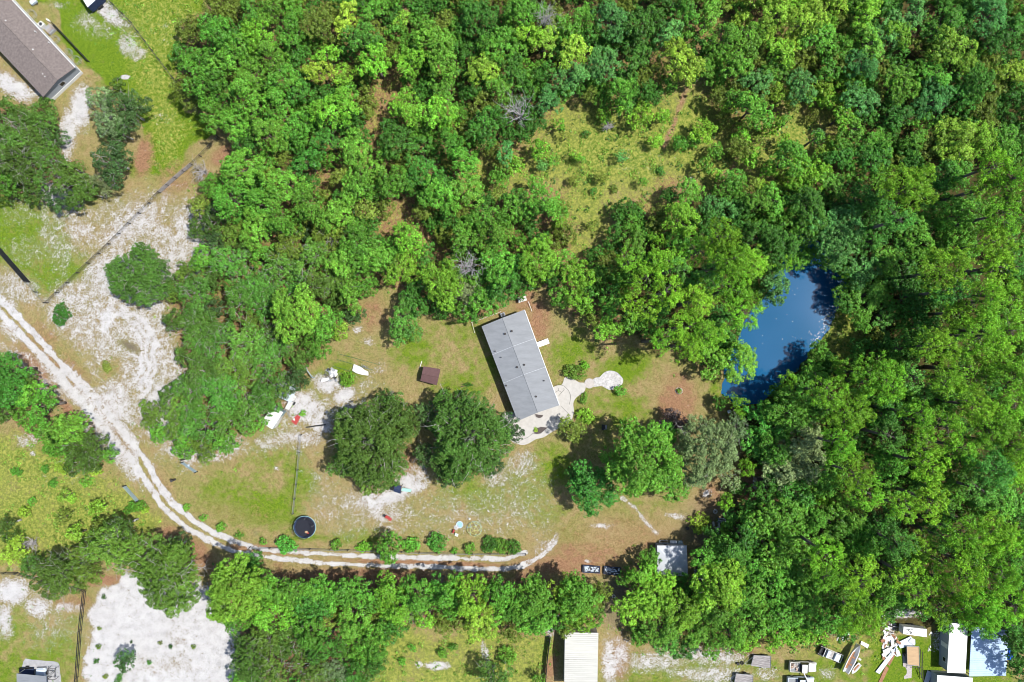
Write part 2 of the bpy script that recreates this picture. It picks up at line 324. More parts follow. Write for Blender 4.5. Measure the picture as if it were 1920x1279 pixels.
# tyre-track rings worn into the sandy loop
lx, ly = (PX-232)/1.0, (PY-668)/1.25; lr_ = np.hypot(lx, ly)+(n3-.5)*9+(n2-.5)*16; la = np.arctan2(ly, lx)
band = ss((lr_-26)/8)*ss((78-lr_)/12)*ss((1.9-np.abs(la+.15))/1.0)
chan['S'] = np.maximum(chan['S'], band*.92)*(1-band*.36*(.5+.5*np.cos(lr_*6.283/11.5))*ss(n3*2))
blob('S', 243, 649, 24, 9, .85, 30, mode='sub', w=.3)
blob('S', 205, 690, 24, 24, .62, 0, mode='sub', w=.3); blob('G', 205, 690, 22, 20, .45)
# driveway
rd = np.minimum(ldist(PX,PY,RUTS[0]), ldist(PX,PY,RUTS[1]))
rutw = np.where(PX < 240, 7.0, np.where(PY > 1025, 4.6, 6.0))+(n3-.5)*4.5+(n2-.5)*2
rut = ss((rutw-rd)/5.0+0.5)
# east woods stand on dark leaf litter with green weeds
poly('W', [(1150,430),(1370,360),(1600,330),(2000,0),(2000,1230),(1650,1170),(1330,1225),(1170,1190),(1300,1075),(1400,880),(1350,700),(1150,620)], .62, 40); chan['W'] *= 1-.9*ss(sdist(PX,PY,[(1385,885),(1450,880),(1500,925),(1500,960),(1395,950)])/12+.5)
blob('B',1440,920,50,30,.9)
rough = ss((vnoise(PX,PY,5,9)-0.22)*4)
chan['S'] = np.maximum(chan['S']*1.0, rut*(0.72+0.38*rough)*np.where(PX > 985, .70, 1))
between = ss((np.minimum(PX*0+40, 30)-ldist(PX,PY,CEN))/14)*(1-rut)*((PX < 135)|(PX > 262))
chan['S'] *= 1-.72*ss((16-ldist(PX,PY,CEN))/9)*(1-rut)*((PX < 140)|((PX > 262)&(PX < 1000)))
mid = ss((17-rd)/8)*(PX < 262)*(PX > 140)
chan['S'] = np.maximum(chan['S'], mid*0.68)
for t in TRAILS:
    td = ldist(PX,PY,t); chan['S'] = np.maximum(chan['S'], ss((4.0+(n3-.5)*6-td)/5+.5)*(0.60 if t[0][1] > 800 else 0.12)); tb = ss((5.0+(n3-.5)*6-td)/6+.5)*(t[0][1] < 800); chan['B'] = np.maximum(chan['B'], tb*.55); chan['W'] = chan['W']*(1-.8*tb)
chan['W'] *= (1-rut)
pond_d = sdist(PX, PY, POND)+(n3-.5)*10
cen = [((a[0]+b[0])/2, (a[1]+b[1])/2) for a, b in zip(RUTS[0][:9], RUTS[1][:9])]
M1 = np.stack([chan[k] for k in 'SGB']+[chan['D']], -1).clip(0, 1)
for p in WOODS: poly('R', p, .35, 30)
poly('R', [(1150,430),(1370,360),(1600,330),(2000,0),(2000,1230),(1650,1170),(1330,1225),(1170,1190),(1300,1075),(1400,880),(1350,700),(1150,620)], .8, 30)
poly('R', [(860,-80),(2000,-80),(2000,400),(1600,330),(1560,60),(1300,60),(1000,160),(860,120)], .65, 40)
for p in CLEAR: chan['R'] *= 1-.85*ss(sdist(PX,PY,p)/25+.6)
chan['R'] *= 1-.9*ss(sdist(PX,PY,[(1385,885),(1450,880),(1500,925),(1500,960),(1395,950)])/12+.5)
M2 = np.stack([chan['W'], chan['R'], np.clip(pond_d/30+.5,0,1), np.ones_like(rut)], -1).clip(0, 1)
GZ = (n1-0.5)*0.10+(n2-.5)*0.05
GZ = np.where(pond_d > -25, GZ-ss((pond_d+25)/60)*1.9, GZ)
inb = (np.abs(GX) < 100) & (np.abs(GY) < 68)
GZ = np.where(inb, GZ, 0)
def gz(x, y):
    i = min(max(int(np.searchsorted(gx, x)), 0), len(gx)-1); j = min(max(int(np.searchsorted(gy, y)), 0), len(gy)-1)
    return float(GZ[j, i])
def ground_material(name='ground_cover'):
    m = D.materials.new(name); m.use_nodes = True; t = m.node_tree; N = t.nodes; L = t.links
    b = N['Principled BSDF']; b.inputs['Roughness'].default_value = 0.95; b.inputs['Specular IOR Level'].default_value = 0.1
    tc = N.new('ShaderNodeTexCoord')
    def noise(sc, det=4, ro=.6, dist=0.0, stretch=None):
        n = N.new('ShaderNodeTexNoise'); n.inputs['Scale'].default_value = sc; n.inputs['Detail'].default_value = det
        n.inputs['Roughness'].default_value = ro; n.inputs['Distortion'].default_value = dist
        if stretch:
            mp = N.new('ShaderNodeMapping'); mp.inputs['Scale'].default_value = stretch; L.new(tc.outputs['Object'], mp.inputs[0]); L.new(mp.outputs[0], n.inputs[0])
        else: L.new(tc.outputs['Object'], n.inputs[0])
        return n.outputs['Fac']
    def math_(op, a, c=None, cl=False):
        n = N.new('ShaderNodeMath'); n.operation = op; n.use_clamp = cl
        for i, x in enumerate((a, c)):
            if x is None: continue
            if isinstance(x, (int, float)): n.inputs[i].default_value = x
            else: L.new(x, n.inputs[i])
        return n.outputs[0]
    def mix(f, a, c):
        n = N.new('ShaderNodeMix'); n.data_type = 'RGBA'
        if isinstance(f, (int, float)): n.inputs[0].default_value = f
        else: L.new(f, n.inputs[0])
        for i, x in ((6, a), (7, c)):
            if isinstance(x, tuple): n.inputs[i].default_value = x
            else: L.new(x, n.inputs[i])
        return n.outputs[2]
    def attr(nm):
        a = N.new('ShaderNodeAttribute'); a.attribute_name = nm; s = N.new('ShaderNodeSeparateColor'); L.new(a.outputs['Color'], s.inputs[0]); return s.outputs, a.outputs['Alpha']
    (S, G, B), Dk = attr('cover_a'); (W, Rt, Pd), _ = attr('cover_b')
    nf = noise(3.2, 4, .75, 1.2); nff = noise(9, 3, .7); nl = noise(2.3, 5, .72, 1.8); nm = noise(0.7, 4, .6); nc = noise(0.13, 3, .5); ng = noise(1.7, 4, .7, .6)
    def thr(mask, terms, sharp):
        v = mask
        for n, k in terms: v = math_('ADD', v, math_('MULTIPLY', math_('SUBTRACT', n, 0.5), k))
        return math_('ADD', math_('MULTIPLY', math_('SUBTRACT', v, 0.5), sharp), 0.5, True)
    straw = mix(thr(nf, [(nff,1.0)], 3), alb(134,112,68), alb(198,178,132))
    green = mix(thr(nf, [(nff,1.0)], 3), alb(70,114,18), alb(142,164,48))
    weed = mix(thr(nf, [(ng,1.2)], 3), alb(88,126,34), alb(182,182,92))
    brown = mix(thr(nf, [(nff,1.0)], 3), alb(124,86,58), alb(196,156,124))
    sandc = mix(thr(nff, [(nm,.6)], 2.5), alb(182,180,180), alb(248,247,246)); sandc = mix(math_('MULTIPLY', thr(nc, [(nm,1.0)], 3.0), .38), sandc, alb(204,199,197))
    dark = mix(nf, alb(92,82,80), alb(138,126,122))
    olive = mix(thr(nc, [(nm,1.0),(ng,.5)], 2.2), straw, mix(0.5, straw, green))
    c = mix(thr(G, [(nm,1.2),(nf,.7),(nc,.9)], 2.0), olive, green)
    c = mix(thr(B, [(nm,1.1),(nf,.8),(nc,.6)], 2.2), c, brown)
    c = mix(thr(W, [(ng,1.6),(nf,.9),(nc,.6)], 2.2), c, weed)
    c = mix(thr(Rt, [(nm,1.0),(nf,.5)], 2.0), c, mix(nff, alb(54,58,26), alb(104,92,56)))
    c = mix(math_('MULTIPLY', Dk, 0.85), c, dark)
    litter = mix(nff, alb(96,78,56), alb(160,136,100))
    c = mix(math_('MULTIPLY', thr(S, [(nm,1.0)], 2.0), 0.75), c, litter)
    c = mix(thr(math_('MULTIPLY', S, 0.90), [(nl,2.3),(nm,.7)], 4.0), c, sandc)
    mud = mix(nf, alb(60,70,50), alb(110,100,70))
    c = mix(math_('MULTIPLY', math_('GREATER_THAN', Pd, 0.45), 0.9), c, mud)
    L.new(c, b.inputs['Base Color'])
    bp = N.new('ShaderNodeBump'); bp.inputs['Strength'].default_value = 0.55; bp.inputs['Distance'].default_value = 0.12
    L.new(math_('ADD', nf, nff), bp.inputs['Height']); L.new(bp.outputs[0], b.inputs['Normal'])
    return m
MG = ground_material()
def grid_object(name, sel, dz, m):
    ny, nx = PX.shape; idx = np.arange(ny*nx).reshape(ny, nx)
    q = np.stack([idx[:-1,:-1], idx[:-1,1:], idx[1:,1:], idx[1:,:-1]], -1).reshape(-1, 4)
    if sel is not None:
        keep = (sel[:-1,:-1] & sel[:-1,1:] & sel[1:,1:] & sel[1:,:-1]).ravel(); q = q[keep]
    used, inv = np.unique(q, return_inverse=True)
    V = np.stack([GX, GY, GZ+dz], -1).reshape(-1, 3)[used]
    me = np_mesh(name, V, inv.ravel(), np.full(len(q), 4), m,
                 {'cover_a': ('POINT','FLOAT_COLOR', M1.reshape(-1,4)[used]), 'cover_b': ('POINT','FLOAT_COLOR', M2.reshape(-1,4)[used])})
    o = D.objects.new(name, me); link(o); o['kind'] = 'structure'; return o
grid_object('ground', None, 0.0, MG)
tag(grid_object('dirt_road', (rd < 13+(n3-.5)*5) & (np.abs(PX-960) < 990), 0.006, MG), 'two-rut white sand driveway curving round the lawn')
for t_ in TRAILS[:3]:
    tag(grid_object('footpath', ldist(PX,PY,t_) < 7, 0.006, MG), None)
# ---------------------------------------------------------------- pond water
wm = D.materials.new('pond_water'); wm.use_nodes = True; t = wm.node_tree; b = t.nodes['Principled BSDF']
b.inputs['Roughness'].default_value = 0.06; b.inputs['IOR'].default_value = 1.33
tc = t.nodes.new('ShaderNodeTexCoord'); n = t.nodes.new('ShaderNodeTexNoise'); n.inputs['Scale'].default_value = 0.06; n.inputs['Detail'].default_value = 2
t.links.new(tc.outputs['Object'], n.inputs[0]); r = t.nodes.new('ShaderNodeValToRGB'); t.links.new(n.outputs['Fac'], r.inputs[0])
r.color_ramp.elements[0].position = .35; r.color_ramp.elements[1].position = .65
r.color_ramp.elements[0].color = alb(6,92,138,1.85); r.color_ramp.elements[1].color = alb(32,100,148,1.85)
t.links.new(r.outputs[0], b.inputs['Base Color'])
n2_ = t.nodes.new('ShaderNodeTexNoise'); n2_.inputs['Scale'].default_value = 1.5; bp = t.nodes.new('ShaderNodeBump'); bp.inputs['Strength'].default_value = .05
t.links.new(tc.outputs['Object'], n2_.inputs[0]); t.links.new(n2_.outputs['Fac'], bp.inputs['Height']); t.links.new(bp.outputs[0], b.inputs['Normal'])
mb = MB(); pts = [at(*p) for p in [(1485,420),(1580,440),(1625,500),(1615,570),(1580,640),(1540,690),(1480,745),(1400,790),(1335,785),(1320,720),(1340,660),(1375,600),(1420,545),(1440,480)]]
mb.add([(p.x,p.y,-0.55) for p in pts], [list(range(len(pts)))[::-1]])
wo = mb.build('pond_water', wm, None, (0,0,0)); wo['kind'] = 'structure'
# ---------------------------------------------------------------- foliage
def leaf_material(name, translucent=0.24, hue_a=0.485, hue_b=0.52, gloss=0.0):
    m = D.materials.new(name); m.use_nodes = True; t = m.node_tree; N = t.nodes; L = t.links
    out = N['Material Output']; N.remove(N['Principled BSDF'])
    oi = N.new('ShaderNodeObjectInfo'); ge = N.new('ShaderNodeNewGeometry'); at_ = N.new('ShaderNodeAttribute'); at_.attribute_name = 'tone'
    hs = N.new('ShaderNodeHueSaturation'); L.new(oi.outputs['Color'], hs.inputs['Color'])
    mr = N.new('ShaderNodeMapRange'); mr.inputs[3].default_value = hue_a; mr.inputs[4].default_value = hue_b
    L.new(ge.outputs['Random Per Island'], mr.inputs[0]); L.new(mr.outputs[0], hs.inputs['Hue'])
    m1 = N.new('ShaderNodeMapRange'); m1.inputs[3].default_value = 0.50; m1.inputs[4].default_value = 1.55
    L.new(ge.outputs['Random Per Island'], m1.inputs[0])
    mu = N.new('ShaderNodeMath'); mu.operation = 'MULTIPLY'; L.new(m1.outputs[0], mu.inputs[0]); L.new(at_.outputs['Fac'], mu.inputs[1])
    L.new(mu.outputs[0], hs.inputs['Value'])
    d = N.new('ShaderNodeBsdfDiffuse'); tr = N.new('ShaderNodeBsdfTranslucent'); mx = N.new('ShaderNodeMixShader'); mx.inputs[0].default_value = translucent
    L.new(hs.outputs[0], d.inputs[0]); L.new(hs.outputs[0], tr.inputs[0]); L.new(d.outputs[0], mx.inputs[1]); L.new(tr.outputs[0], mx.inputs[2])
    g = N.new('ShaderNodeBsdfGlossy'); g.inputs['Roughness'].default_value = 0.45; g.inputs[0].default_value = (.8,.9,1,1)
    m2 = N.new('ShaderNodeMixShader'); m2.inputs[0].default_value = 0.012+gloss
    L.new(mx.outputs[0], m2.inputs[1]); L.new(g.outputs[0], m2.inputs[2]); L.new(m2.outputs[0], out.inputs[0])
    return m
MLEAF = leaf_material('foliage')
def unit(v): return v/np.maximum(np.linalg.norm(v, axis=-1, keepdims=True), 1e-9)
def leaf_quads(P, Nrm, size, rng, asp=0.62):
    n = len(P); t = unit(np.cross(Nrm, rng.normal(size=(n,3)))); b = np.cross(Nrm, t)
    s = size*(0.65+0.7*rng.random((n,1))); l = t*s*0.5; w = b*s*0.5*asp
    k = (rng.random((n,1))-.5)*.35
    V = np.stack([P-l, P+w+l*k, P+l, P-w+l*k], 1)
    return V.reshape(-1, 3)
def tufts(P, Dr, size, rng, nb=8):
    """needle tufts: slim blades spreading round direction Dr"""
    n = len(P); P = np.repeat(P, nb, 0); Dr = np.repeat(Dr, nb, 0)
    d = unit(Dr*0.75+rng.normal(size=(n*nb,3))*0.62); s = size*(0.7+0.6*rng.random((n*nb,1)))
    w = unit(np.cross(d, rng.normal(size=d.shape)))*s*0.17
    V = np.stack([P-w*.5, P+d*s*.55-w, P+d*s, P+d*s*.55+w], 1)
    return V.reshape(-1, 3)
def crown_mesh(kind, Rr, seed):
    """one crown of radius Rr metres, base of crown at z=0, made of leafy lobes"""
    rng = np.random.default_rng(seed)
    P = dict(b=(1.20,.50,.26,.95,.85), o=(1.05,.42,.21,.80,1.0), p=(1.0,.45,.30,.80,1.0), g=(.80,.60,.20,.70,1.4), s=(.50,.6,.19,.80,.9), m=(.9,.5,.3,.7,1.1))[kind]
    lr0, shell, leaf, flat, rnd = P
    if Rr < 1.6: lr0 = min(lr0, Rr*.45); leaf = min(leaf, .20)
    if Rr < 0.8: leaf = .14
    ph = rng.random(6)*6.28; am = rng.random(6)*np.array([.14,.13,.10,.08,.06,.05])*((1.5 if kind in 'og' else 1.2) if Rr < 6 else 1.1)
    irr = lambda a: 1+sum(am[i]*np.sin((i+2)*a+ph[i]) for i in range(6))
    nl = max(6, int((Rr/lr0)**2*(2.5 if kind != 'p' else 2.0)))
    u = rng.random(nl*3); az = rng.random(nl*3)*6.283
    el = np.arcsin(np.clip(-0.12+1.12*u, -1, 1)); rr = (Rr-lr0*.75)*(shell+(1-shell)*rng.random(nl*3)**.45)
    Cn = np.stack([np.cos(el)*np.cos(az)*rr*irr(az), np.cos(el)*np.sin(az)*rr*irr(az), np.sin(el)*rr*flat*(0.6+.6*rng.random(nl*3))], -1)
    keep = []
    for i in range(len(Cn)):                      # spread the lobes so that gaps stay between them
        if all(np.linalg.norm((Cn[i]-Cn[j])*[1,1,.8]) > lr0*(1.16 if kind != 'p' else 1.04) for j in keep): keep.append(i)
        if len(keep) >= nl: break
    Cn = Cn[keep]; nl = len(Cn); lr = lr0*(.62+.78*rng.random(nl)); tone = .80+.45*rng.random(nl)
    Vs = []; T = []
    for c, r, tn in zip(Cn, lr, tone):
        if kind == 'p':
            k = max(4, int(11*(r/1.0)**2)); q = unit(rng.normal(size=(k,3))+[0,0,.7]); q = q[q[:,2] > -.25]
            pc = c+q*r*[1,1,.6]*(.55+.45*rng.random((len(q),1))); pr = .30+.16*rng.random(len(q)); m = 24
            d = unit(rng.normal(size=(len(q)*m,3))+[0,0,.55]); p = np.repeat(pc,m,0)+d*np.repeat(pr,m)[:,None]*(.6+.4*rng.random((len(d),1)))
            v = leaf_quads(p, unit(d*.7+rng.normal(size=d.shape)*.50+[0,0,.40]), leaf, rng, .30); Vs.append(v); T.append(np.repeat(tn*(.85+.3*rng.random(len(q))), m))
        else:
            pf = {'b':.40,'m':.36,'o':.34,'g':.34,'s':.26}[kind]*min(1, .45+Rr*.22)
            k = max(4, int(4.6*(r/pf)**2*.62)); q = unit(rng.normal(size=(k,3))+[0,0,.5]); q = q[q[:,2] > -.4]
            pc = c+q*r*[1,1,.8]*(.72+.30*rng.random((len(q),1))); pr = pf*(.65+.6*rng.random(len(q))); m = max(7, int(2*math.pi*pf*pf*.55/(leaf*leaf*.42)*1.25))
            d = unit(rng.normal(size=(len(q)*m,3))+[0,0,.5]+np.repeat(q,m,0)*.5); p = np.repeat(pc,m,0)+d*np.repeat(pr,m)[:,None]*(.75+.3*rng.random((len(d),1)))
            v = leaf_quads(p, unit(d+rng.normal(size=d.shape)*.42*rnd+[0,0,.3]), leaf, rng); Vs.append(v); T.append(np.repeat(tn*(.84+.32*rng.random(len(q))), m))
    # sparse inner foliage keeps light from passing straight through
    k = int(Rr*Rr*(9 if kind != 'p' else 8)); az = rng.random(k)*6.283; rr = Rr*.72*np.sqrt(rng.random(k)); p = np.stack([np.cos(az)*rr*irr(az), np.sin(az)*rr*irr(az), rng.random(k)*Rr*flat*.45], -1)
    v = leaf_quads(p, unit(rng.normal(size=p.shape)+[0,0,1.2]), leaf*1.5, rng); Vs.append(v); T.append(np.full(len(v)//4, .75))  # inner leaves toned darker than the lobes, crown shade put into their colour
    V = np.concatenate(Vs); n = len(V)//4
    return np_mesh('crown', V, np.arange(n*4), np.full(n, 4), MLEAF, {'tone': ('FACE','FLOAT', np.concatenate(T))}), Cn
def limb(mb, p, q, r, rng, depth):
    p, q = Vector(p), Vector(q); m = (p+q)/2+Vector(rng.normal(size=3)*(q-p).length*.09); m.z += (q-p).length*.06
    mb.tube(p, m, r, r*.75, 5); mb.tube(m, q, r*.75, r*.4, 5)
    if depth:
        for _ in range(2 if depth == 1 else 3):
            s = m.lerp(q, rng.random()); d = (q-p).length
            limb(mb, s, s+Vector(rng.normal(size=3)*[1,1,.5])*min(d*.33, .75)+(q-p).normalized()*min(d*.28, 1.2), r*.42, rng, depth-1)
def trunk_mesh(kind, Rr, seed, Cn, hgt, m):
    rng = np.random.default_rng(seed+99); mb = MB(); r0 = {'p':.028,'o':.050,'b':.035,'g':.035,'s':.04,'m':.04,'d':.05}[kind]*hgt
    top = hgt+Rr*(.30 if kind != 'p' else .38); lean = rng.normal(size=2)*.12
    pts = [(lean[0]*0,0,-.3),(lean[0]*.5,lean[1]*.5,hgt*.35),(lean[0],lean[1],hgt*.75),(lean[0]*1.5,lean[1]*1.3,top)]
    rs = [r0*1.35, r0, r0*.72, r0*.28]
    for i in range(3): mb.tube(pts[i], pts[i+1], rs[i], rs[i+1], 8)
    nb = {'p':12,'o':28,'b':9,'g':12,'s':4,'m':8,'d':14}[kind]
    if Rr > 6: nb = int(nb*1.6)
    sel = rng.permutation(len(Cn))[:nb]
    for i in sel:
        z0 = hgt*(.55+.4*rng.random()); s = (lean[0], lean[1], z0) if kind != 'p' else (lean[0]*1.2, lean[1]*1.2, hgt*.85+rng.random()*(top-hgt*.85))
        e = Cn[i]*(1.07 if kind in 'og' else .85)+[0,0,hgt+(.35 if kind in 'og' else 0)]
        limb(mb, s, e, min(.11, r0*(.34 if kind != 'p' else .26)), rng, 2 if kind in 'og' and Rr > 2 else 1)
    lp = [i for f in mb.f for i in f]
    return np_mesh('trunk', np.array(mb.v), lp, [len(f) for f in mb.f], m)
CLS = [0.6, 1.1, 1.9, 2.8, 3.6, 4.6, 6.5, 8.5]
LIB = {}
def lib(kind, Rr, v):
    c = min(CLS, key=lambda q: abs(math.log(q/Rr)))
    if (kind, c, v) not in LIB:
        seed = abs(hash_(kind+str(c)+str(v)))
        hgt = {'p':1.0,'o':.45,'b':.75,'g':.7,'s':.12,'m':.5}[kind]
        hh = {'p':11.5,'o':.62*c+1.6,'b':.9*c+3.0,'g':.8*c+2.5,'s':.22*c+.12,'m':.8*c+1}[kind]
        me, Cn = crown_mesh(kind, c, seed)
        tm = trunk_mesh(kind, c, seed, Cn, hh, M['palebark'] if kind in 'og' else M['bark'])
        LIB[(kind,c,v)] = (me, tm, c, hh)
    return LIB[(kind,c,v)]
def hash_(s):
    h = 7
    for ch in s: h = (h*131+ord(ch)) % 1000003
    return h
TONE = {  # leaf albedo
 'mid':(.100,.240,.024), 'bright':(.150,.310,.024), 'emerald':(.072,.235,.028), 'yellow':(.195,.315,.030), 'dark':(.060,.165,.020),
 'teal':(.085,.225,.048), 'grey':(.160,.225,.085), 'oak':(.072,.138,.020), 'oakdark':(.052,.102,.026), 'oakolive':(.108,.182,.022), 'midolive':(.120,.235,.022), 'midoak':(.082,.195,.026), 'pine':(.150,.320,.020), 'pineblue':(.092,.245,.036), 'purple':(.085,.060,.055), 'olive':(.130,.180,.025)}
NAME = {'b':'broadleaf_tree','o':'oak_tree','p':'pine_tree','g':'willow_tree','s':'shrub','m':'small_tree'}
WORD = {'midoak':'fresh green','midolive':'yellowish green','mid':'mid green','bright':'bright green','emerald':'emerald green','yellow':'yellow-green','dark':'dark green','teal':'blue-green','grey':'grey-green','oak':'dark green','oakdark':'very dark green','oakolive':'olive green','pine':'light yellow-green','pineblue':'cool green','purple':'purple-brown','olive':'olive green'}
KW = {'b':'broadleaf tree','o':'oak','p':'pine','g':'feathery tree','s':'bush','m':'small tree'}
seen = set(); TREES = []; rngt = random.Random(11)
def nw(v):
    v = min(99, max(1, round(v))); a = 'zero one two three four five six seven eight nine ten eleven twelve thirteen fourteen fifteen sixteen seventeen eighteen nineteen'.split()
    return a[v] if v < 20 else 'twenty thirty forty fifty sixty seventy eighty ninety'.split()[v//10-2]+('-'+a[v%10] if v%10 else '')
def region(px, py):
    if py > 1060 and px < 1160: return 'south tree belt'
    if px < 300 and py < 400: return 'oaks by the brown-roofed house'
    if px < 300 and py > 650: return 'scrub left of the driveway'
    if px < 660 and py > 420 and py < 900: return 'oak wood by the sandy loop'
    if px > 1600: return 'east woods'
    if px > 1150 and py > 950: return 'south-east woods'
    if px > 1150 and py > 430: return 'woods round the pond'
    if px > 1330: return 'north-east woods'
    if 920 < px < 1400 and 160 < py < 480: return 'grassy clearing'
    return 'north woods'
GROUPS = {'b':'broadleaf trees','o':'oaks','p':'pines','g':'feathery grey-green trees','s':'bushes','m':'small trees'}
def tree(px, py, r, kind='b', tone='mid', label=None, group=None, squash=None, hs=1.0, cat=None):
    Rm = r/10.0
    if 470 < px < 1165 and 1060 < py < 1175 and py-r < 1076: py = 1078+r; r *= .96
    if kind == 'o' and r < 60: r *= .95
    me, tm, c, hh = lib(kind, Rm*.93, rngt.randrange(3 if c_small(Rm) else 4))
    zs = hs*(.85+.3*rngt.random())
    if kind == 'p': zs *= .9+.35*min(1, Rm/4)
    s = Rm/c
    ch = (hh+c*.30)*zs*(s if kind != 'p' else 1); ch = min(ch, 17)
    p = at(px, py, ch); s *= (1-ch/H)
    k = s if kind != 'p' else 1.0
    d = 'large ' if r > 52 else 'small ' if r < 18 else ''
    lab = label or f"{d}{WORD[tone]} {KW[kind]} in the {region(px,py)}, {nw(px/19.2)} percent across, {nw(py/12.8)} down"
    if len(lab.split()) > 16: lab = lab.replace('large ','').replace('small ','')
    if len(lab.split()) > 16: lab = lab.replace(f'in the {region(px,py)}', 'in the woods')
    if lab in seen: print('DUP', lab)
    g0 = gz(p.x, p.y)
    n = thing(NAME[kind], lab, cat or ('shrub' if kind == 's' else 'tree'), (p.x, p.y, g0), group or f"{GROUPS[kind]} of the {region(px,py)}")
    seen.add(lab)
    rot = rngt.random()*6.283
    cr = D.objects.new('crown', me); link(cr, n); cr.location = (0,0,hh*zs*k); cr.rotation_euler = (0,0,rot)
    f1, f2 = 1+rngt.uniform(-.07,.07), 1+rngt.uniform(-.07,.07)
    if squash: f1, f2 = squash; cr.rotation_euler = (0,0,0)
    cr.scale = (s*f1, s*f2, s*zs*(1 if kind != 'p' else 1))
    t = TONE[tone]; v = rngt.uniform(.80,1.26); w_ = rngt.uniform(.88,1.14)
    cr.color = (t[0]*v*w_, t[1]*v, t[2]*v, 1)
    tk = D.objects.new('trunk', tm); link(tk, n); tk.rotation_euler = (0,0,rot); tk.scale = (s, s, zs*k)
    TREES.append((px, py, r)); return n
def c_small(Rm): return Rm < 1.5
def dead(px, py, r, label, hgt=7.0, pale=True):
    rng = np.random.default_rng(int(px)); Rm = r/10*.93; p = at(px, py, hgt)
    Cn = np.stack([np.cos(a:=rng.random(40)*6.283)*Rm*(q:=.4+.6*rng.random(40)), np.sin(a)*Rm*q, rng.random(40)*Rm*.8], -1)
    n = thing('dead_tree', label, 'dead tree', (p.x, p.y, gz(p.x,p.y)), 'bare dead trees')
    for nm, sel in (('trunk', 0), ('branches', 1)):
        mb = MB(); r2 = np.random.default_rng(int(py))
        if sel == 0: mb.tube((0,0,-.3),(0.1,0,hgt*.6),.22,.14,8).tube((0.1,0,hgt*.6),(0.2,.1,hgt),.14,.06,8)
        else:
            for i in range(22): limb(mb, (.1,0,hgt*(.45+.5*r2.random())), Cn[i]+[0,0,hgt], .075, r2, 2)
        me = np_mesh(nm, np.array(mb.v), [i for f in mb.f for i in f], [len(f) for f in mb.f], M['deadwood']); link(D.objects.new(nm, me), n)
# ---------------------------------------------------------------- the trees one can tell apart, pixel centre and radius in the photograph
def T(kind, tone, *items):
    for it in items:
        tn = tone
        if kind == 'o' and tone == 'oak' and region(it[0],it[1])[:8] == 'oak wood': tn = rngt.choice(['oak','oakolive','midoak','midoak'])
        tree(it[0], it[1], it[2], kind, tn)
# north-west oaks
T('o','oak',(20,265,40),(60,265,36),(112,335,28),(35,235,42),(78,228,30),(25,305,45),(75,290,38),(140,322,34),(60,335,28),(155,345,24),(215,165,20))
T('o','oakdark',(236,205,38),(205,300,40),(228,250,24)); T('o','grey',(193,215,38),(180,178,22),(195,340,26)); T('o','oak',(172,362,18))
# north woods
T('b','mid',(365,110,30),(382,155,40),(430,100,42),(402,60,40),(400,212,34),(440,232,28),(452,182,40),(345,130,22),(470,140,35),(500,20,30),(540,60,32),(694,20,27),(814,73,32),(503,107,37),(530,145,32),(830,110,35),(513,197,36),(557,233,36),(834,167,30),(847,267,30),(503,253,38),(660,280,36),(667,344,35),(533,344,42),(874,354,34),(914,407,35),(580,384,40),(630,400,35),(523,410,35),(827,364,38),(735,340,30))
T('b','bright',(623,207,42),(640,143,0.1+24),(767,113,30),(764,197,36),(820,213,38),(610,100,26),(700,110,34),(480,60,30),(990,60,30))
T('b','yellow',(650,33,32),(597,133,30),(910,123,38),(1020,73,30),(1077,93,32),(755,33,20))
T('b','dark',(897,33,45),(797,320,38),(747,267,30),(910,227,36),(680,73,38),(470,20,28),(570,300,34),(610,260,30),(780,270,24),(560,170,26))
T('b','olive',(590,40,30),(640,330,26),(690,394,24)); T('b','mid',(980,20,35),(940,80,34),(940,165,34),(870,300,30),(700,310,28))
T('b','teal',(1147,40,40),(1133,117,38),(1070,140,35),(1254,57,30),(1027,187,28),(950,280,22)); T('b','mid',(1100,30,30),(1170,170,30))
T('b','dark',(1210,37,38),(1190,110,34),(1180,145,24),(960,130,28)); T('b','yellow',(1277,112,40)); T('b','mid',(1354,70,38),(1384,117,30),(1407,67,35),(1330,30,32),(1320,130,26),(1290,20,30)); T('b','yellow',(1357,10,22))
# clearing and its rim
dead(975,214,32,'bare grey dead tree with silvery branches at the left rim of the clearing',8)
dead(1022,30,14,'small bare grey treetop between bright crowns at the top edge',9); dead(1140,238,10,'tiny bare grey shrub under the leaning tree in the clearing',1.5)
T('m','bright',(1160,200,20),(1204,217,28),(1320,243,26),(1010,277,22),(967,307,22),(1080,290,12)); T('m','mid',(1274,272,18),(1327,310,22),(1040,300,14),(1300,262,14),(1345,285,18)); T('m','teal',(1168,292,13),(1018,310,12)); T('m','bright',(1245,220,17),(1232,262,15),(1360,200,20),(1392,250,21),(1350,330,18),(1410,290,22),(1440,320,20),(1450,230,24),(1500,300,22),(1475,265,18),(1130,215,17),(1050,235,16)); T('b','mid',(1385,185,24),(1430,215,24),(1480,225,24),(1530,260,24),(1375,330,22)); T('m','olive',(1060,255,11),(1075,340,10),(1130,330,12),(1200,380,11),(1110,420,13),(1385,225,12),(1425,262,12),(1525,215,16),(1490,200,13)); T('s','olive',(1150,355,8),(1075,300,9),(1370,290,12))
T('b','mid',(1023,374,38),(973,390,28),(1294,360,28),(1427,377,28),(1000,340,18)); T('b','bright',(1280,410,36),(1050,410,20)); T('s','dark',(1113,357,9),(1240,320,8),(1100,250,10)); T('m','mid',(1173,414,12),(1205,340,8),(1090,300,10))
T('b','mid',(1414,200,34)); T('b','teal',(1424,150,30))
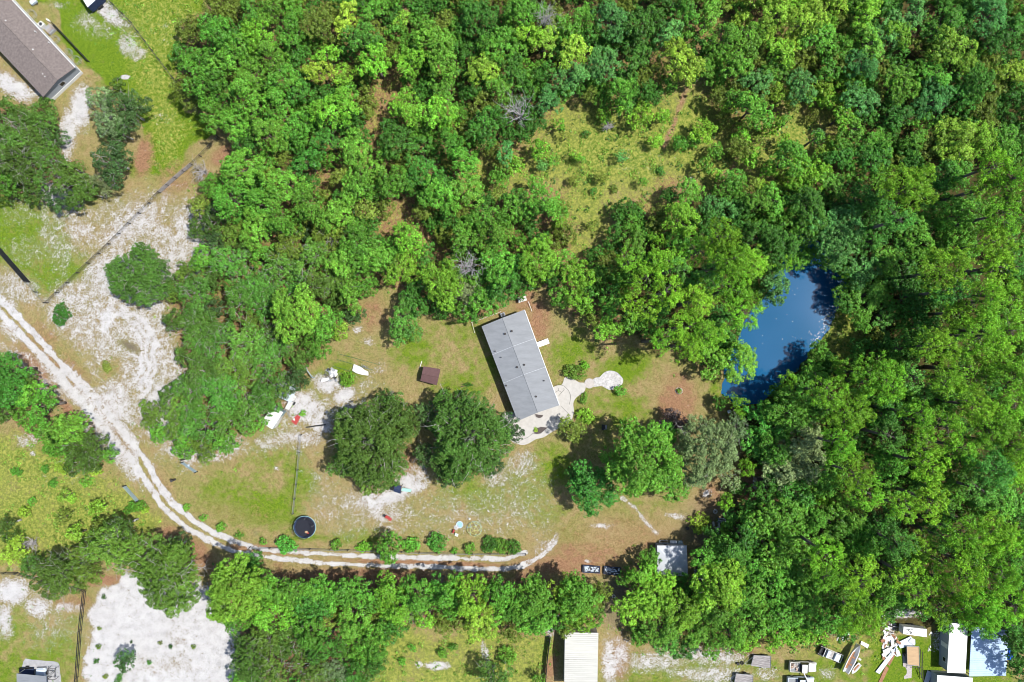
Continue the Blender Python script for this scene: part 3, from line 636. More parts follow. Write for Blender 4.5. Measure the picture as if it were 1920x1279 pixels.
# north-east
T('b','yellow',(1460,20,36),(1513,33,40),(1440,60,24),(1800,87,42),(1907,133,28),(1484,70,28)); T('b','bright',(1470,95,33),(1627,20,32),(1690,60,30),(1850,260,36),(1585,215,24))
T('b','mid',(1540,67,32),(1637,77,34),(1453,127,30),(1760,140,36),(1694,150,32),(1884,254,30),(1487,294,35),(1650,265,28),(1607,240,26),(1453,374,30),(1567,347,30),(1717,262,26),(1767,43,40),(1560,130,24))
T('b','teal',(1674,60,36),(1857,30,40),(1620,117,35),(1507,157,30),(1617,187,32),(1754,187,38),(1533,257,22),(1720,20,32),(1600,417,35),(1545,420,30))
T('b','dark',(1904,50,30),(1874,73,30),(1814,177,30),(1580,294,25),(1647,294,30),(1517,384,38),(1614,374,36),(1690,215,30),(1840,150,36),(1770,330,30),(1780,270,24))
T('b','yellow',(1796,258,44)); T('b','mid',(1800,327,38),(1800,400,38),(1745,400,30)); T('p','pine',(1700,352,56),(1867,310,38),(1900,334,40),(1884,400,42),(1850,350,30)); T('p','pineblue',(1690,410,34))
# east of the pond
T('b','teal',(1583,457,48),(1627,500,36),(1453,537,36)); T('b','dark',(1460,460,44),(1640,447,38),(1724,560,38),(1707,654,40),(1674,780,38),(1740,610,32)); [tree(x_,y_,r_,'b',t_,hs=.55) for x_,y_,r_,t_ in ((1694,520,34,'dark'),(1654,644,28,'dark'),(1667,590,30,'dark'),(1627,553,36,'mid'),(1657,550,26,'mid'))]; T('b','mid',(1727,447,38),(1667,487,34),(1520,430,36))
T('p','pine',(1774,507,54),(1867,454,45),(1874,500,42),(1850,554,42),(1904,560,42),(1800,587,38),(1840,627,50),(1760,650,44),(1870,660,45),(1646,702,46),(1667,722,42),(1774,710,42),(1830,694,42),(1904,710,42),(1553,737,40),(1593,777,48),(1573,834,42),(1724,777,38),(1774,800,42),(1834,760,46),(1900,760,42),(1734,834,38),(1807,840,40),(1867,810,45),(1907,840,38),(1900,620,34))
T('p','pineblue',(1907,500,30),(1790,545,30),(1717,710,34),(1674,820,36)); T('m','olive',(1640,628,20)); tree(1524,694,25,'b','dark',hs=.6); tree(1510,750,42,'b','mid',hs=.7); T('b','mid',(1483,777,48),(1460,837,38),(1530,700,26)); T('b','grey',(1507,827,48),(1473,885,44),(1523,872,38))
T('b','emerald',(1434,772,32),(1452,800,34),(1415,830,28))
# woods west and north of the pond
T('b','bright',(1007,484,46),(1083,512,32),(1087,564,30),(1143,617,30),(1390,680,40)); T('b','mid',(1123,514,26),(1147,570,32),(1187,607,24),(1194,457,30),(1280,450,30),(1335,668,28),(1060,480,20)); T('b','dark',(1327,524,34),(1427,447,36),(1235,590,26),(1150,545,20),(1350,600,26))
T('p','pine',(1180,490,28),(1214,520,36),(1254,545,40),(1207,577,34),(1244,487,34),(1310,470,38),(1370,484,46),(1414,494,38),(1310,564,42),(1374,544,42),(1397,590,38),(1287,614,42),(1327,630,42),(1294,650,36),(1354,447,38),(1240,640,28))
T('p','pineblue',(1340,500,34),(1270,500,28)); T('m','dark',(1354,752,18)); T('b','mid',(1330,700,20))
# lawn trees
tree(1212,868,72,'b','mid','big bright green broadleaf tree on the lawn between the pond and the steel-roofed garage',squash=(.98,1.08))
tree(1177,800,22,'b','bright','small leafy crown tucked against the top of the big lawn tree')
tree(1333,843,62,'g','grey','large grey-green feathery tree right of the big bright lawn tree'); tree(1275,795,30,'m','purple','dull purple-brown thin tree above the grey-green tree')
tree(1113,917,50,'b','emerald','emerald green round tree at the lower left of the big lawn tree',hs=.8); tree(1085,895,26,'b','dark','dark green crown at the left shoulder of the emerald round tree',hs=.7)
tree(696,830,82,'o','oak','huge spreading live oak, left one of the pair below the grey-roofed house',hs=.95); tree(730,765,34,'o','oak','smaller oak crown filling the gap above the left huge live oak',hs=.9); tree(650,790,34,'o','oak','oak crown on the upper left shoulder of the left huge live oak',hs=.85)
tree(878,820,87,'o','oak','huge dark live oak, right one of the pair, touching the patio',hs=.95)
T('o','oak',(645,868,34),(742,878,30),(755,800,30),(690,905,26)); T('o','oakdark',(806,775,32),(950,798,32),(838,885,32),(925,868,28),(800,850,26)); T('b','mid',(1160,872,30),(1262,915,30),(1250,815,26)); T('g','grey',(1385,800,26),(1300,890,26),(1370,895,24))
tree(754,604,37,'b','dark','lone dark green tree on the lawn left of the grey-roofed house',hs=.75)
tree(547,586,50,'b','midolive','round yellow-green tree at the edge of the oak wood near the camper',squash=(.95,1.12)); tree(604,607,32,'b','mid'); tree(637,617,22,'b','yellow')
tree(827,530,48,'b','bright','large bright green tree directly above the open lawn left of the house')
T('b','bright',(754,504,33),(767,447,36)); T('g','grey',(880,548,30)); dead(880,500,20,'bare grey dead treetop among green crowns above the grey-roofed house',10)
T('b','mid',(867,450,34),(930,494,42),(914,562,32),(920,440,38),(710,484,28),(897,520,26)); T('b','dark',(944,537,36),(960,500,28),(800,480,26)); tree(1255,720,1.0+11,'s','mid','low bush left of the stone ring on the lawn') if False else None
# oak wood round the sandy loop
T('b','mid',(450,315,42),(430,370,40),(490,380,36),(480,430,36)); T('o','oak',(400,410,34),(427,494,38),(364,550,40),(374,614,44),(444,567,38),(460,527,35),(394,644,40),(450,640,42),(384,694,42),(444,694,42),(360,737,40),(417,744,44),(334,787,35),(377,800,42),(434,787,40),(384,837,30),(467,760,34),(540,460,38),(580,487,40),(620,447,38),(530,494,38),(500,537,35),(490,577,32),(507,627,30),(530,650,26),(500,644,34),(490,677,36),(500,722,36),(522,734,30),(490,757,32),(634,527,38),(560,530,32),(600,540,32))
tree(284,777,28,'o','oakolive','round smooth olive green oak at the lower tip of the oak wood'); T('b','mid',(667,460,38),(655,560,28),(640,490,30))
tree(257,518,60,'o','oak','wide olive oak with pale twigs standing alone in the sand above the loop',squash=(1.1,.95)); dead(380,322,20,'low bare brown brush by the fence corner',1.2)
tree(113,590,19,'s','dark','lone round dark bush beside the fence corner near the driveway'); tree(200,687,11,'s','olive','small weedy bush at the rim of the sandy loop')
# left of the driveway
T('b','dark',(13,694,36),(10,735,30)); T('b','mid',(53,740,28),(73,762,34),(120,804,36)); T('o','oak',(160,840,40),(150,868,32))
T('m','yellow',(143,1002,20),(27,1035,26),(180,955,18),(120,930,14)); T('m','olive',(118,970,18),(187,985,20)); T('o','oak',(10,985,22)); T('s','mid',(60,938,10),(100,905,10),(30,885,12),(85,880,9),(220,1000,14),(262,950,13),(245,952,14),(160,905,14))
T('s','yellow',(115,875,16),(180,880,14),(135,935,12),(45,960,14),(15,1010,13),(272,956,9))
T('o','oak',(227,988,32),(464,1236,44)); T('o','oakolive',(214,1030,52),(150,1062,40)); T('o','oak',(105,1082,50),(62,1062,28))
tree(306,1080,70,'o','oakolive','very large olive green tree overhanging the top of the bare sandy lot',squash=(1,1.06)); tree(324,1030,30,'o','oakdark','dark crown on top of the large olive tree above the sandy lot')
tree(434,1112,62,'b','midolive','very large yellow-green round tree at the right end of the sandy lot')
tree(235,1243,22,'m','oakdark','dark spiky bush alone on the bare sandy lot'); tree(222,1273,9,'s','dark','tiny bush at the bottom edge of the sandy lot'); dead(60,1018,16,'fallen grey brush in the scrub left of the driveway',.8)
# south tree belt
T('b','mid',(520,1079,38),(497,1115,38),(547,1112,35),(590,1092,30),(623,1119,38),(677,1105,38),(667,1169,42),(694,1205,38),(580,1185,38),(780,1112,38),(847,1072,33),(837,1135,38),(940,1109,36),(937,1152,30),(1000,1109,45),(980,1150,35),(1003,1162,40),(1083,1119,45))
T('b','bright',(727,1088,38),(887,1095,42),(513,1159,42),(740,1137,38),(1077,1152,38),(800,1165,22)); T('b','yellow',(897,1165,35),(1060,1099,30),(760,1172,18)); T('b','dark',(590,1139,34),(824,1090,30),(607,1212,35),(565,1150,26)); T('o','grey',(774,1145,32),(620,1256,30))
T('o','oak',(500,1212,42),(547,1205,40),(513,1262,42),(580,1256,40),(687,1266,25),(924,1272,34),(640,1225,26)); T('s','mid',(950,1229,20),(830,1225,12),(775,1215,10),(850,1214,10),(755,1240,8)); T('m','mid',(1010,1275,16))
# south-east woods
T('b','bright',(1205,1080,30),(1230,1130,44),(1280,1150,42),(1190,1140,32),(1354,1105,54),(1245,1092,26)); T('b','mid',(1340,1150,45),(1240,1178,38),(1370,1190,40),(1390,1130,40),(1330,1060,33),(1410,1060,40),(1430,985,40),(1310,1190,30),(1350,1030,24)); T('b','dark',(1374,1042,38),(1400,1012,34),(1400,955,26),(1395,1080,26)); tree(1313,982,20,'s','yellow','light yellow-green bush above the small garage beside the shaded junk',squash=(1.1,1))
T('p','pine',(1607,892,44),(1627,925,42),(1734,872,42),(1700,955,35),(1897,885,42),(1750,942,40),(1550,1039,42),(1734,1025,35),(1817,1009,48),(1874,1002,45),(1907,1019,36),(1750,1079,38),(1700,1082,32),(1810,1079,50),(1867,1085,48),(1553,1079,40),(1620,1085,44),(1724,1114,32),(1774,1142,42),(1834,1142,52),(1620,1159,44),(1904,1135,40))
T('p','pineblue',(1840,919,40),(1774,1012,36),(1684,1019,42),(1867,882,48),(1900,1175,24))
T('b','mid',(1550,902,40),(1674,872,38),(1807,882,38),(1884,942,42),(1473,962,48),(1517,975,35),(1560,985,38),(1600,962,36),(1460,1039,42),(1500,1015,34),(1607,1002,36),(1640,1025,38),(1490,1069,44),(1463,1092,38),(1523,1119,42),(1583,1119,42),(1640,1119,42),(1473,1152,42),(1567,1162,36),(1680,1120,30),(1904,1069,38),(1674,1069,32),(1415,1120,34),(1425,1165,34))
T('b','dark',(1654,985,38),(1912,1215,34),(1914,1258,28),(1903,1190,26),(1770,970,30),(1440,920,30),(1495,925,34)); T('m','bright',(1497,1195,32),(1460,1188,30),(1540,1195,20),(1410,1200,22),(1395,1215,14),(1450,1215,14))
# hedge row and garden plants
row = [(493,1016,7,'mid'),(537,1021,19,'emerald'),(630,1019,14,'mid'),(684,1026,15,'bright'),(727,1026,28,'mid'),(770,1019,15,'mid'),(820,1018,21,'emerald'),(851,1033,6,'mid'),(881,1026,14,'mid'),(920,1021,18,'dark'),(940,1024,16,'mid'),(962,1026,16,'dark')]
for i, (x, y, r, tn) in enumerate(row):
    w_ = ['first','second','third','fourth','fifth','sixth','seventh','eighth','ninth','tenth','eleventh','twelfth'][i]
    tree(x, y, r, 's' if r < 25 else 'm', tn, f'{w_} bush from the left in the row along the driveway', 'bushes in the row along the driveway')
for i, (x, y, r) in enumerate([(350,952,9),(380,972,9),(414,989,11),(445,1002,8)]):
    tree(x, y, r, 's', 'mid', f'{["first","second","third","fourth"][i]} low bush from the top beside the driveway bend', 'low bushes along the driveway bend')
tree(1079,698,17,'s','oakolive','trimmed dense oval hedge above the winding path',squash=(1.45,.95)); tree(1097,685,11,'s','bright','bright leafy bush behind the trimmed oval hedge'); tree(1094,750,10,'s','mid','narrow bush in the bend of the patio path',squash=(.8,1.5))
tree(1097,781,18,'s','bright','bright bush below the bend of the patio path'); tree(1068,803,30,'m','olive','wide thin reddish-green tree casting twig shade on the patio'); tree(1160,733,14,'s','mid','bush at the lower right of the round cobbled end of the path')
tree(651,711,16,'s','bright','round bright lime bush beside the scrap heap'); tree(567,775,6,'s','mid','tiny green bush above the red board'); tree(875,720,7,'s','dark','slim dark bush beside the thin pole on the lawn',squash=(1.3,.6))
tree(1273,733,5,'s','mid','little plant inside the stone ring on the lawn'); tree(1004,806,4,'s','yellow','yellow-green plant in the leaf-shaped bed of the patio'); tree(1376,705,14,'s','bright','reedy bush on the near bank of the pond')
for x, y, r in [(187,1180,6),(185,1213,7),(300,1205,5),(195,1119,6),(197,1268,6),(280,1243,6),(320,1213,5),(363,1213,6),(178,1240,7),(247,1203,4)]:
    tree(x, y, r*.8, 's', rngt.choice(['oakdark','dark','olive']))
# ---------------------------------------------------------------- fill the woods between them
def inside(x, y, poly):
    c = False
    for i in range(len(poly)):
        (x0,y0),(x1,y1) = poly[i], poly[i-1]
        if (y0 > y) != (y1 > y) and x < (x1-x0)*(y-y0)/(y1-y0)+x0: c = not c
    return c
KEEP = [[(98,120),(160,120),(158,300),(120,310),(95,300)], [(470,1000),(1165,1000),(1165,1105),(470,1100)], [(470,1000),(1165,1000),(1165,1092),(470,1088)], [(1340,765),(1345,690),(1400,600),(1450,560),(1495,490),(1580,500),(1585,560),(1520,670),(1440,745)], [(1660,1160),(1760,1160),(1730,1290),(1640,1290),(1640,1180)], [(1760,1185),(1900,1190),(1900,1290),(1760,1290)], [(475,740),(540,745),(530,810),(480,810)],
        [(1225,1010),(1335,1010),(1335,1095),(1290,1095),(1225,1060)], [(1310,920),(1350,920),(1370,1000),(1310,1000)], [(1135,1040),(1170,1040),(1170,1170),(1130,1160)]]
FILL = []
for p in range(60000):
    x = rngt.uniform(-25,1945); y = rngt.uniform(-25,1305)
    if not any(inside(x, y, q) for q in WOODS): continue
    if any(inside(x, y, q) for q in CLEAR) or any(inside(x, y, q) for q in KEEP): continue
    edge = any(inside(x+dx, y+dy, q) for q in CLEAR+KEEP for dx, dy in ((22,0),(-22,0),(0,22),(0,-22)))
    r = rngt.uniform(17,24) if edge else rngt.uniform(20,30)
    if all((x-a)**2+(y-b)**2 > ((.54 if not 300 < x < 660 or y < 420 else .66)*c_+.60*r)**2 for a, b, c_ in TREES):
        reg = region(x, y)
        if 'oak' in reg: k, tn = 'o', rngt.choice(['oak','oak','oakdark'])
        elif reg in ('east woods','south-east woods') and y > 300: k, tn = rngt.choice([('b','dark'),('b','mid'),('p','pineblue'),('b','mid')])
        elif reg == 'woods round the pond': k, tn = rngt.choice([('b','dark'),('b','mid'),('p','pine')])
        elif reg == 'scrub left of the driveway': k, tn = rngt.choice([('o','oak'),('b','mid')])
        elif reg == 'north-east woods': k, tn = rngt.choice([('b','teal'),('b','mid'),('b','dark'),('b','dark')])
        else: k, tn = rngt.choice([('b','mid'),('b','dark'),('b','dark'),('b','olive')])
        if 1330 < x < 1600 and y < 360: k, tn = rngt.choice([('b','olive'),('b','yellow'),('b','mid'),('b','bright')])
        if reg[:3] == 'oak' and rngt.random() < .3: tn = rngt.choice(['mid','oakolive'])
        FILL.append((x, y, r, k, tn)); TREES.append((x, y, r))
LOW = {}
def low_crown(kind, v):
    if (kind, v) not in LOW:
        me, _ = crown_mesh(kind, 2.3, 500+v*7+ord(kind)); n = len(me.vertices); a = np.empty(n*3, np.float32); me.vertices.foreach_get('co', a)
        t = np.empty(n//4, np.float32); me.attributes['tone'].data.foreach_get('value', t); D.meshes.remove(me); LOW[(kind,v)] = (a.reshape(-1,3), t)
    return LOW[(kind,v)]
VV, TT, CC = [], [], []
for x, y, r, k, tn in FILL:
    a, t = low_crown(k, rngt.randrange(5)); s = r/23; h = (2.4+rngt.random()*2.4)*(1 if k != 'p' else 1.5); p = at(x, y, h+1); th = rngt.random()*6.283
    ca, sa = math.cos(th), math.sin(th); q = a*s; VV.append(np.stack([q[:,0]*ca-q[:,1]*sa+p.x, q[:,0]*sa+q[:,1]*ca+p.y, q[:,2]*1.15+h-.6], -1))
    c = np.array(TONE[tn])*rngt.uniform(.82,1.12); TT.append(t); CC.append(np.tile(np.append(c,1), (len(t),1)))
VV = np.concatenate(VV); n = len(VV)//4
MUND = MLEAF.copy(); MUND.name = 'understory_foliage'
for nd in MUND.node_tree.nodes:
    if nd.type == 'OBJECT_INFO': oi_ = nd
at2 = MUND.node_tree.nodes.new('ShaderNodeAttribute'); at2.attribute_name = 'leafcol'
for l in list(MUND.node_tree.links):
    if l.from_node == oi_: to = l.to_socket; MUND.node_tree.links.new(at2.outputs['Color'], to)
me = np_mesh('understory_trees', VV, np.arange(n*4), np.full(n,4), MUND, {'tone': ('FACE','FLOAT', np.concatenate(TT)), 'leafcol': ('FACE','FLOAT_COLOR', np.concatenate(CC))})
o = D.objects.new('understory_trees', me); link(o); tag(o, 'lower crowns filling the gaps between the tall trees of the woods', None, None, 'stuff')
print('trees', len(TREES), 'fill', len(FILL), n)
# ---------------------------------------------------------------- undergrowth: scattered leaf clumps nobody could count
def scatter(name, n, dens, hmax, leaf, tones, label, seed):
    rng = np.random.default_rng(seed); x = rng.uniform(-99,99,n*4); y = rng.uniform(-67,67,n*4)
    i = np.clip(np.searchsorted(gx, x), 0, len(gx)-1); j = np.clip(np.searchsorted(gy, y), 0, len(gy)-1)
    d = dens[j, i]; k = rng.random(len(x)) < d; x, y, d, z = x[k], y[k], d[k], GZ[j, i][k]
    m = 10; N = len(x); hh = hmax*(.35+.65*rng.random(N))*np.clip(d*1.4,.4,1); rad = .22+.55*rng.random(N)**2
    dd = unit(rng.normal(size=(N*m,3))+[0,0,.6]); P = np.repeat(np.stack([x, y, z], -1), m, 0)
    P = P+dd*np.repeat(rad,m)[:,None]*[1,1,0]+np.stack([np.zeros(N*m), np.zeros(N*m), np.abs(dd[:,2])*np.repeat(hh,m)+.03], -1)
    V = leaf_quads(P, unit(dd+[0,0,.7]+rng.normal(size=dd.shape)*.3), leaf, rng)
    me = np_mesh(name, V, np.arange(len(V)), np.full(len(V)//4, 4), MLEAF, {'tone': ('FACE','FLOAT', np.repeat(.65+.7*rng.random(N), m))})
    o = D.objects.new(name, me); link(o); o.color = (*tones, 1); tag(o, label, None, None, 'stuff'); return o
pat = ss((vnoise(PX,PY,14,21)-.35)*3); pat2 = ss((vnoise(PX,PY,9,22)-.45)*3)
free = (pond_d < -4)*(rd > 16)*(GX > -98)
W_ = chan['W']; B_ = chan['B']; G_ = chan['G']
scatter('undergrowth', 26000, np.clip(W_*(.06+.94*pat*pat2**.5)*free,0,1)*.95, .6, .26, (.150,.260,.030), 'low yellow-green weeds and scrub in the clearings', 3)
wood = np.zeros(PX.shape)
for p in WOODS: wood = np.maximum(wood, ss(sdist(PX,PY,p)/25+.4))
for p in CLEAR[:6]+CLEAR[9:]: wood *= 1-.8*ss(sdist(PX,PY,p)/20+.5)
for p in KEEP: wood *= 1-ss(sdist(PX,PY,p)/14+.6)
scatter('forest_undergrowth', 30000, np.clip(wood*(.18+.5*pat2)*free,0,1)*.5, 1.1, .28, (.05,.115,.022), 'low green brush covering the floor of the woods', 4)
scatter('grass_tufts', 16000, np.clip(G_*(.1+.5*pat)*free*(1-wood)*(PX < 420),0,1)*.35, .10, .16, (.075,.17,.018), 'rough green grass tufts on the lawns', 5)
bank = np.exp(-((sdist(PX,PY,CLEAR[6])-4)/12)**2)
scatter('pond_reeds', 9000, np.clip(ss(sdist(PX,PY,CLEAR[6])/14+.6)*pat,0,1)*.9, .9, .3, (.18,.20,.06), 'pale reedy growth on the pond bank', 6)
# flecks of pollen and leaves on the water by the bank
rng = np.random.default_rng(8); V = []
edge = [(1555,520),(1572,545),(1575,570),(1560,585),(1550,600),(1545,615),(1535,630),(1528,645)]
for k in range(190):
    i = rng.integers(0, len(edge)-1); f = rng.random(); q = np.array(edge[i])*(1-f)+np.array(edge[i+1])*f+rng.normal(size=2)*[3.5,4]
    if k > 160: q = np.array([rng.uniform(1430,1560), rng.uniform(530,720)])
    p = at(q[0], q[1]); s = rng.uniform(.04,.11); a = rng.random()*6.28
    for t_ in (0,1.57,3.14,4.71): V.append((p.x+s*math.cos(a+t_), p.y+s*.7*math.sin(a+t_), -.54))
me = np_mesh('water_flecks', V, np.arange(len(V)), np.full(len(V)//4,4), M['white']); o = D.objects.new('water_flecks', me); link(o); tag(o, 'white flecks floating on the pond beside its bank', None, None, 'stuff')
# ---------------------------------------------------------------- buildings
def lerp(a, b, t): return a+(b-a)*t
def ribs(mb, A, B, Cc, Dd, n, r=.03, along=True):
    """standing ribs on the plane A-B-C-D, running from edge AB to edge DC"""
    for i in range(n+1):
        t = i/n; p = lerp(A, B, t); q = lerp(Dd, Cc, t); mb.tube(p+Vector((0,0,r*.6)), q+Vector((0,0,r*.6)), r, r, 4)
def gable_house(name, label, cat, corners, ridge, ze, zr, rm, wm_, inset=.35, rib=0, base=None, group=None, rib_par=False):
    """corners: photo pixels of the eave corners A,B,C,D; ridge runs from between A,B to between D,C"""
    A, B, Cc, Dd = [at(*c, ze) for c in corners]; r0, r1 = [at(*c, zr) for c in ridge]
    cen = (A+B+Cc+Dd)/4; t = thing(name, label, cat, (cen.x, cen.y, 0), group)
    mb = MB(); mb.slab([A, r0, r1, Dd], .09); mb.slab([r0, B, Cc, r1], .09)
    if rib:
        if rib_par: ribs(mb, A, Dd, r1, r0, 0) if False else None
        if rib_par:
            for (p, q, s, u) in ((A, r0, r1, Dd), (B, r0, r1, Cc)):
                for i in range(rib+1):
                    f = i/rib; mb.tube(lerp(p, q, f)+Vector((0,0,.03)), lerp(u, s, f)+Vector((0,0,.03)), .045, .045, 4)
        else:
            for (p, q, s, u) in ((A, r0, r1, Dd), (B, r0, r1, Cc)):
                for i in range(rib+1):
                    f = i/rib; mb.tube(lerp(p, u, f)+Vector((0,0,.03)), lerp(q, s, f)+Vector((0,0,.03)), .035, .035, 4)
    else: mb.tube(r0+Vector((0,0,.0)), r1+Vector((0,0,.0)), .07, .07, 6)
    roof = mb.build('roof', rm, t)
    ins = lambda p: p+(cen-p).normalized()*inset*1.3
    a, b, c, d = [ins(p) for p in (A,B,Cc,Dd)]; m0, m1 = (a+b)/2, (c+d)/2
    zw = ze-.10; zt = zr-.22; W = MB()
    def V3(p, z): return (p.x, p.y, z)
    W.add([V3(a,0),V3(b,0),V3(c,0),V3(d,0),V3(a,zw),V3(b,zw),V3(c,zw),V3(d,zw),V3(m0,zt),V3(m1,zt)],
          [(0,1,5,8,4),(1,2,6,5),(2,3,7,9,6),(3,0,4,7)])
    W.build('wall', wm_, t)
    if base:
        S = MB(); k = lambda p: (p.x+(p.x-cen.x)*.006, p.y+(p.y-cen.y)*.006)
        S.prism([k(p) for p in (a,b,c,d)], -.05, .75); S.build('skirting', base, t)
    return t, roof, (A,B,Cc,Dd,r0,r1,a,b,c,d,cen)
def wall_openings(t, a, b, items, zb=.8):
    """windows and doors on the wall from a to b: (fraction, width, z0, z1, kind)"""
    u = (b-a); u.z = 0; L = u.length; u.normalize(); ang = math.atan2(u.y, u.x)
    for f, w_, z0, z1, kind in items:
        p = a+u*(L*f)
        fr = MB().box(p.x, p.y, z0, z1, w_, .10, ang).build('door' if kind == 'door' else 'window', M['white'], t)
        if kind == 'window': MB().box(p.x, p.y, z0+.08, z1-.08, w_-.16, .13, ang).build('pane', M['glass'], fr)
        else: MB().box(p.x+u.x*w_*.35, p.y+u.y*w_*.35, z0+.95, z0+1.05, .06, .18, ang).build('handle', M['steel'], fr)
def roof_vents(t, roof, pts, z, r, m, h=.28):
    for x, y, zz, rr in pts:
        p = at(x, y, zz); MB().cyl(p.x, p.y, zz-.35, zz+h*.6, rr, rr, 10).cyl(p.x, p.y, zz+h*.6, zz+h, rr*1.25, rr*1.1, 10).build('roof_vent', m, roof)
# main house
t, roof, (A,B,Cc,Dd,r0,r1,a,b,c,d,cen) = gable_house('house', 'long grey-roofed manufactured house standing in the middle of the lawn', 'house',
    [(903,612),(983,581),(1048.5,760),(970.5,789.5)], [(942,596),(1008.5,773.5)], 2.9, 3.4, M['grey_roof'], M['cream'], base=M['greyconc'])
roof_vents(t, roof, [(947,626,3.4,.16),(959.5,621,3.35,.16),(928.5,658.5,3.1,.10),(939.6,670,3.2,.08),(969.7,688.5,3.35,.15),(983,684,3.35,.15),(949.3,723,3.0,.13),(1020,714,3.1,.10),(1005,743.5,3.3,.15)], 3.6, .1, M['darkwood'])
mb = MB()
for f in (.30,.60): # panel seams across the roof
    for p, q, s, u in ((A,r0,r1,Dd),(B,r0,r1,Cc)): mb.tube(lerp(p,u,f), lerp(q,s,f), .03, .03, 4)
mb.build('roof_seam', M['lightroof'], roof)
MB().tube(B+Vector((.05,0,-.05)), Cc+Vector((.05,0,-.05)), .07, .07, 6).build('gutter', M['white'], t)
wall_openings(t, b, c, [(.12,1.0,1.3,2.3,'window'),(.36,.95,.8,2.75,'door'),(.55,1.2,1.3,2.3,'window'),(.85,1.8,1.0,2.6,'window')])
wall_openings(t, a, d, [(.15,1.0,1.3,2.3,'window'),(.4,1.0,1.3,2.3,'window'),(.65,.95,.8,2.75,'door'),(.85,1.2,1.3,2.3,'window')])
wall_openings(t, d, c, [(.3,1.5,1.1,2.5,'window'),(.7,1.5,1.1,2.5,'window')])
p = at(1014.5, 644.5, .8); ang = math.atan2(-(759.5-581), 65)+math.pi/2
mb = MB().box(p.x, p.y, 0, .8, 1.55, 1.0, ang)
for k in range(3): mb.box(p.x+math.cos(ang)*(.9+.26*k), p.y+math.sin(ang)*(.9+.26*k), 0, .6-.2*k, .26, 1.0, ang)
tag(mb.build('porch_steps', M['white'], None, (p.x,p.y,0)), 'white entrance steps against the right side of the grey-roofed house', 'steps')
def ac_unit(x, y, label, s=.85, m='offwhite', ang=0):
    p = at(x, y, .8); t = thing('air_conditioner', label, 'air conditioner', (p.x,p.y,0))
    MB().box(p.x,p.y,0,.8,s,s,ang).build('casing', M[m], t); MB().cyl(p.x,p.y,.80,.815,s*.38).build('fan_opening', M['black'], t)
    g = MB()
    for r in (.12,.22,.3): g.torus((p.x,p.y,.83), r*s/.85, .012, 20, 4)
    g.build('grille', M['steel'], t)
ac_unit(943, 590.5, 'grey air conditioner at the top end of the grey-roofed house', .8, 'siding', R(20))
ac_unit(76, 45, 'white boxed air conditioner beside the brown-roofed house', .9, 'white', R(-47))
# patio and garden path
def flat(name, pts, z0, z1, m, kind='structure', label=None, bevel=.02):
    P = [at(*q) for q in pts]; cx = sum(p.x for p in P)/len(P); cy = sum(p.y for p in P)/len(P)
    o = MB().prism([(p.x,p.y) for p in P], z0, z1).build(name, m, None, (cx,cy,0), bevel=bevel); 
    if kind: o['kind'] = kind
    if label: o['label'] = label
    return o
def smooth(pts, n=4):
    out = []; k = len(pts)
    for i in range(k):
        p0,p1,p2,p3 = [np.array(pts[(i+j-1)%k], float) for j in range(4)]
        for s in range(n):
            t_ = s/n; out.append(tuple(.5*((2*p1)+(-p0+p2)*t_+(2*p0-5*p1+4*p2-p3)*t_**2+(-p0+3*p1-3*p2+p3)*t_**3)))
    return out
patio = smooth([(945,775),(942,788),(944,806),(955,824),(976,834),(990,832),(1004,824),(1019,820),(1032,812),(1046,804),(1062,797),(1072,786),(1076,772),(1075,756),(1081,745),(1094,736),(1098,726),(1095,718),(1086,717),(1076,711),(1066,706),(1058,709),(1056,716),(1052,722),(1044,723),(1034,728),(1020,742),(980,770)])
PT = flat('patio', patio, -.1, .09, M['concrete'])
def disc_px(cx, cy, r, n=28): return [(cx+r*math.cos(6.2832*i/n), cy+r*math.sin(6.2832*i/n)) for i in range(n)]
flat('brick_path', disc_px(1105,719,9.5), -.1, .098, M['paver'])
flat('cobbled_path', smooth([(1112,712),(1117,708),(1124,707),(1131,700),(1138,696),(1146,695),(1156,698),(1163,704),(1168,711),(1167,719),(1160,726),(1150,730),(1142,731),(1134,727),(1128,724),(1117,725),(1112,724)]), -.1, .09, M['cobble'])
mb = MB()
for ln in [[(1038,724),(1048,721),(1058,724),(1066,732),(1070,742),(1069,752),(1067,759)],[(1040,737),(1047,732),(1053,736),(1047,743)],[(1047,732),(1047,728)],[(1053,736),(1058,731),(1057,728)],[(1052,762),(1060,770),(1070,780)],[(976,826),(990,820),(1000,812)],[(944,800),(950,812),(962,822)]]:
    mb.path([tuple(at(x,y,.092)) for x, y in ln], .035, 4)
o = mb.build('patio_joint', M['darkwood'], None, (8,-10,0)); o['kind'] = 'structure'
def bed(name, pts, label, m='mulch', z=.105):
    P = [at(*q) for q in pts]; cx = sum(p.x for p in P)/len(P); cy = sum(p.y for p in P)/len(P)
    t = thing(name, label, 'planting bed', (cx,cy,0)); MB().prism([(p.x,p.y) for p in P], 0, z+.03).build('soil', M[m], t)
    mb = MB(); mb.path([(p.x,p.y,z+.02) for p in P+P[:1]], .05, 5); mb.build('edging', M['stone'], t)
bed('planting_bed', [(1000,813),(1006,803),(1014,800),(1023,801),(1028,801),(1021,807),(1014,813),(1007,814)], 'leaf-shaped dark mulch bed at the lower edge of the patio')
bed('planting_bed', [(1003,776)]+[(1011+8*math.cos(a_), 777+7*math.sin(a_)) for a_ in np.linspace(3.0,.2,9)], 'half-round dark mulch bed against the end of the house')
bed('planting_bed', disc_px(965,803,7.2,20), 'round dark bed with a stone in the left part of the patio')
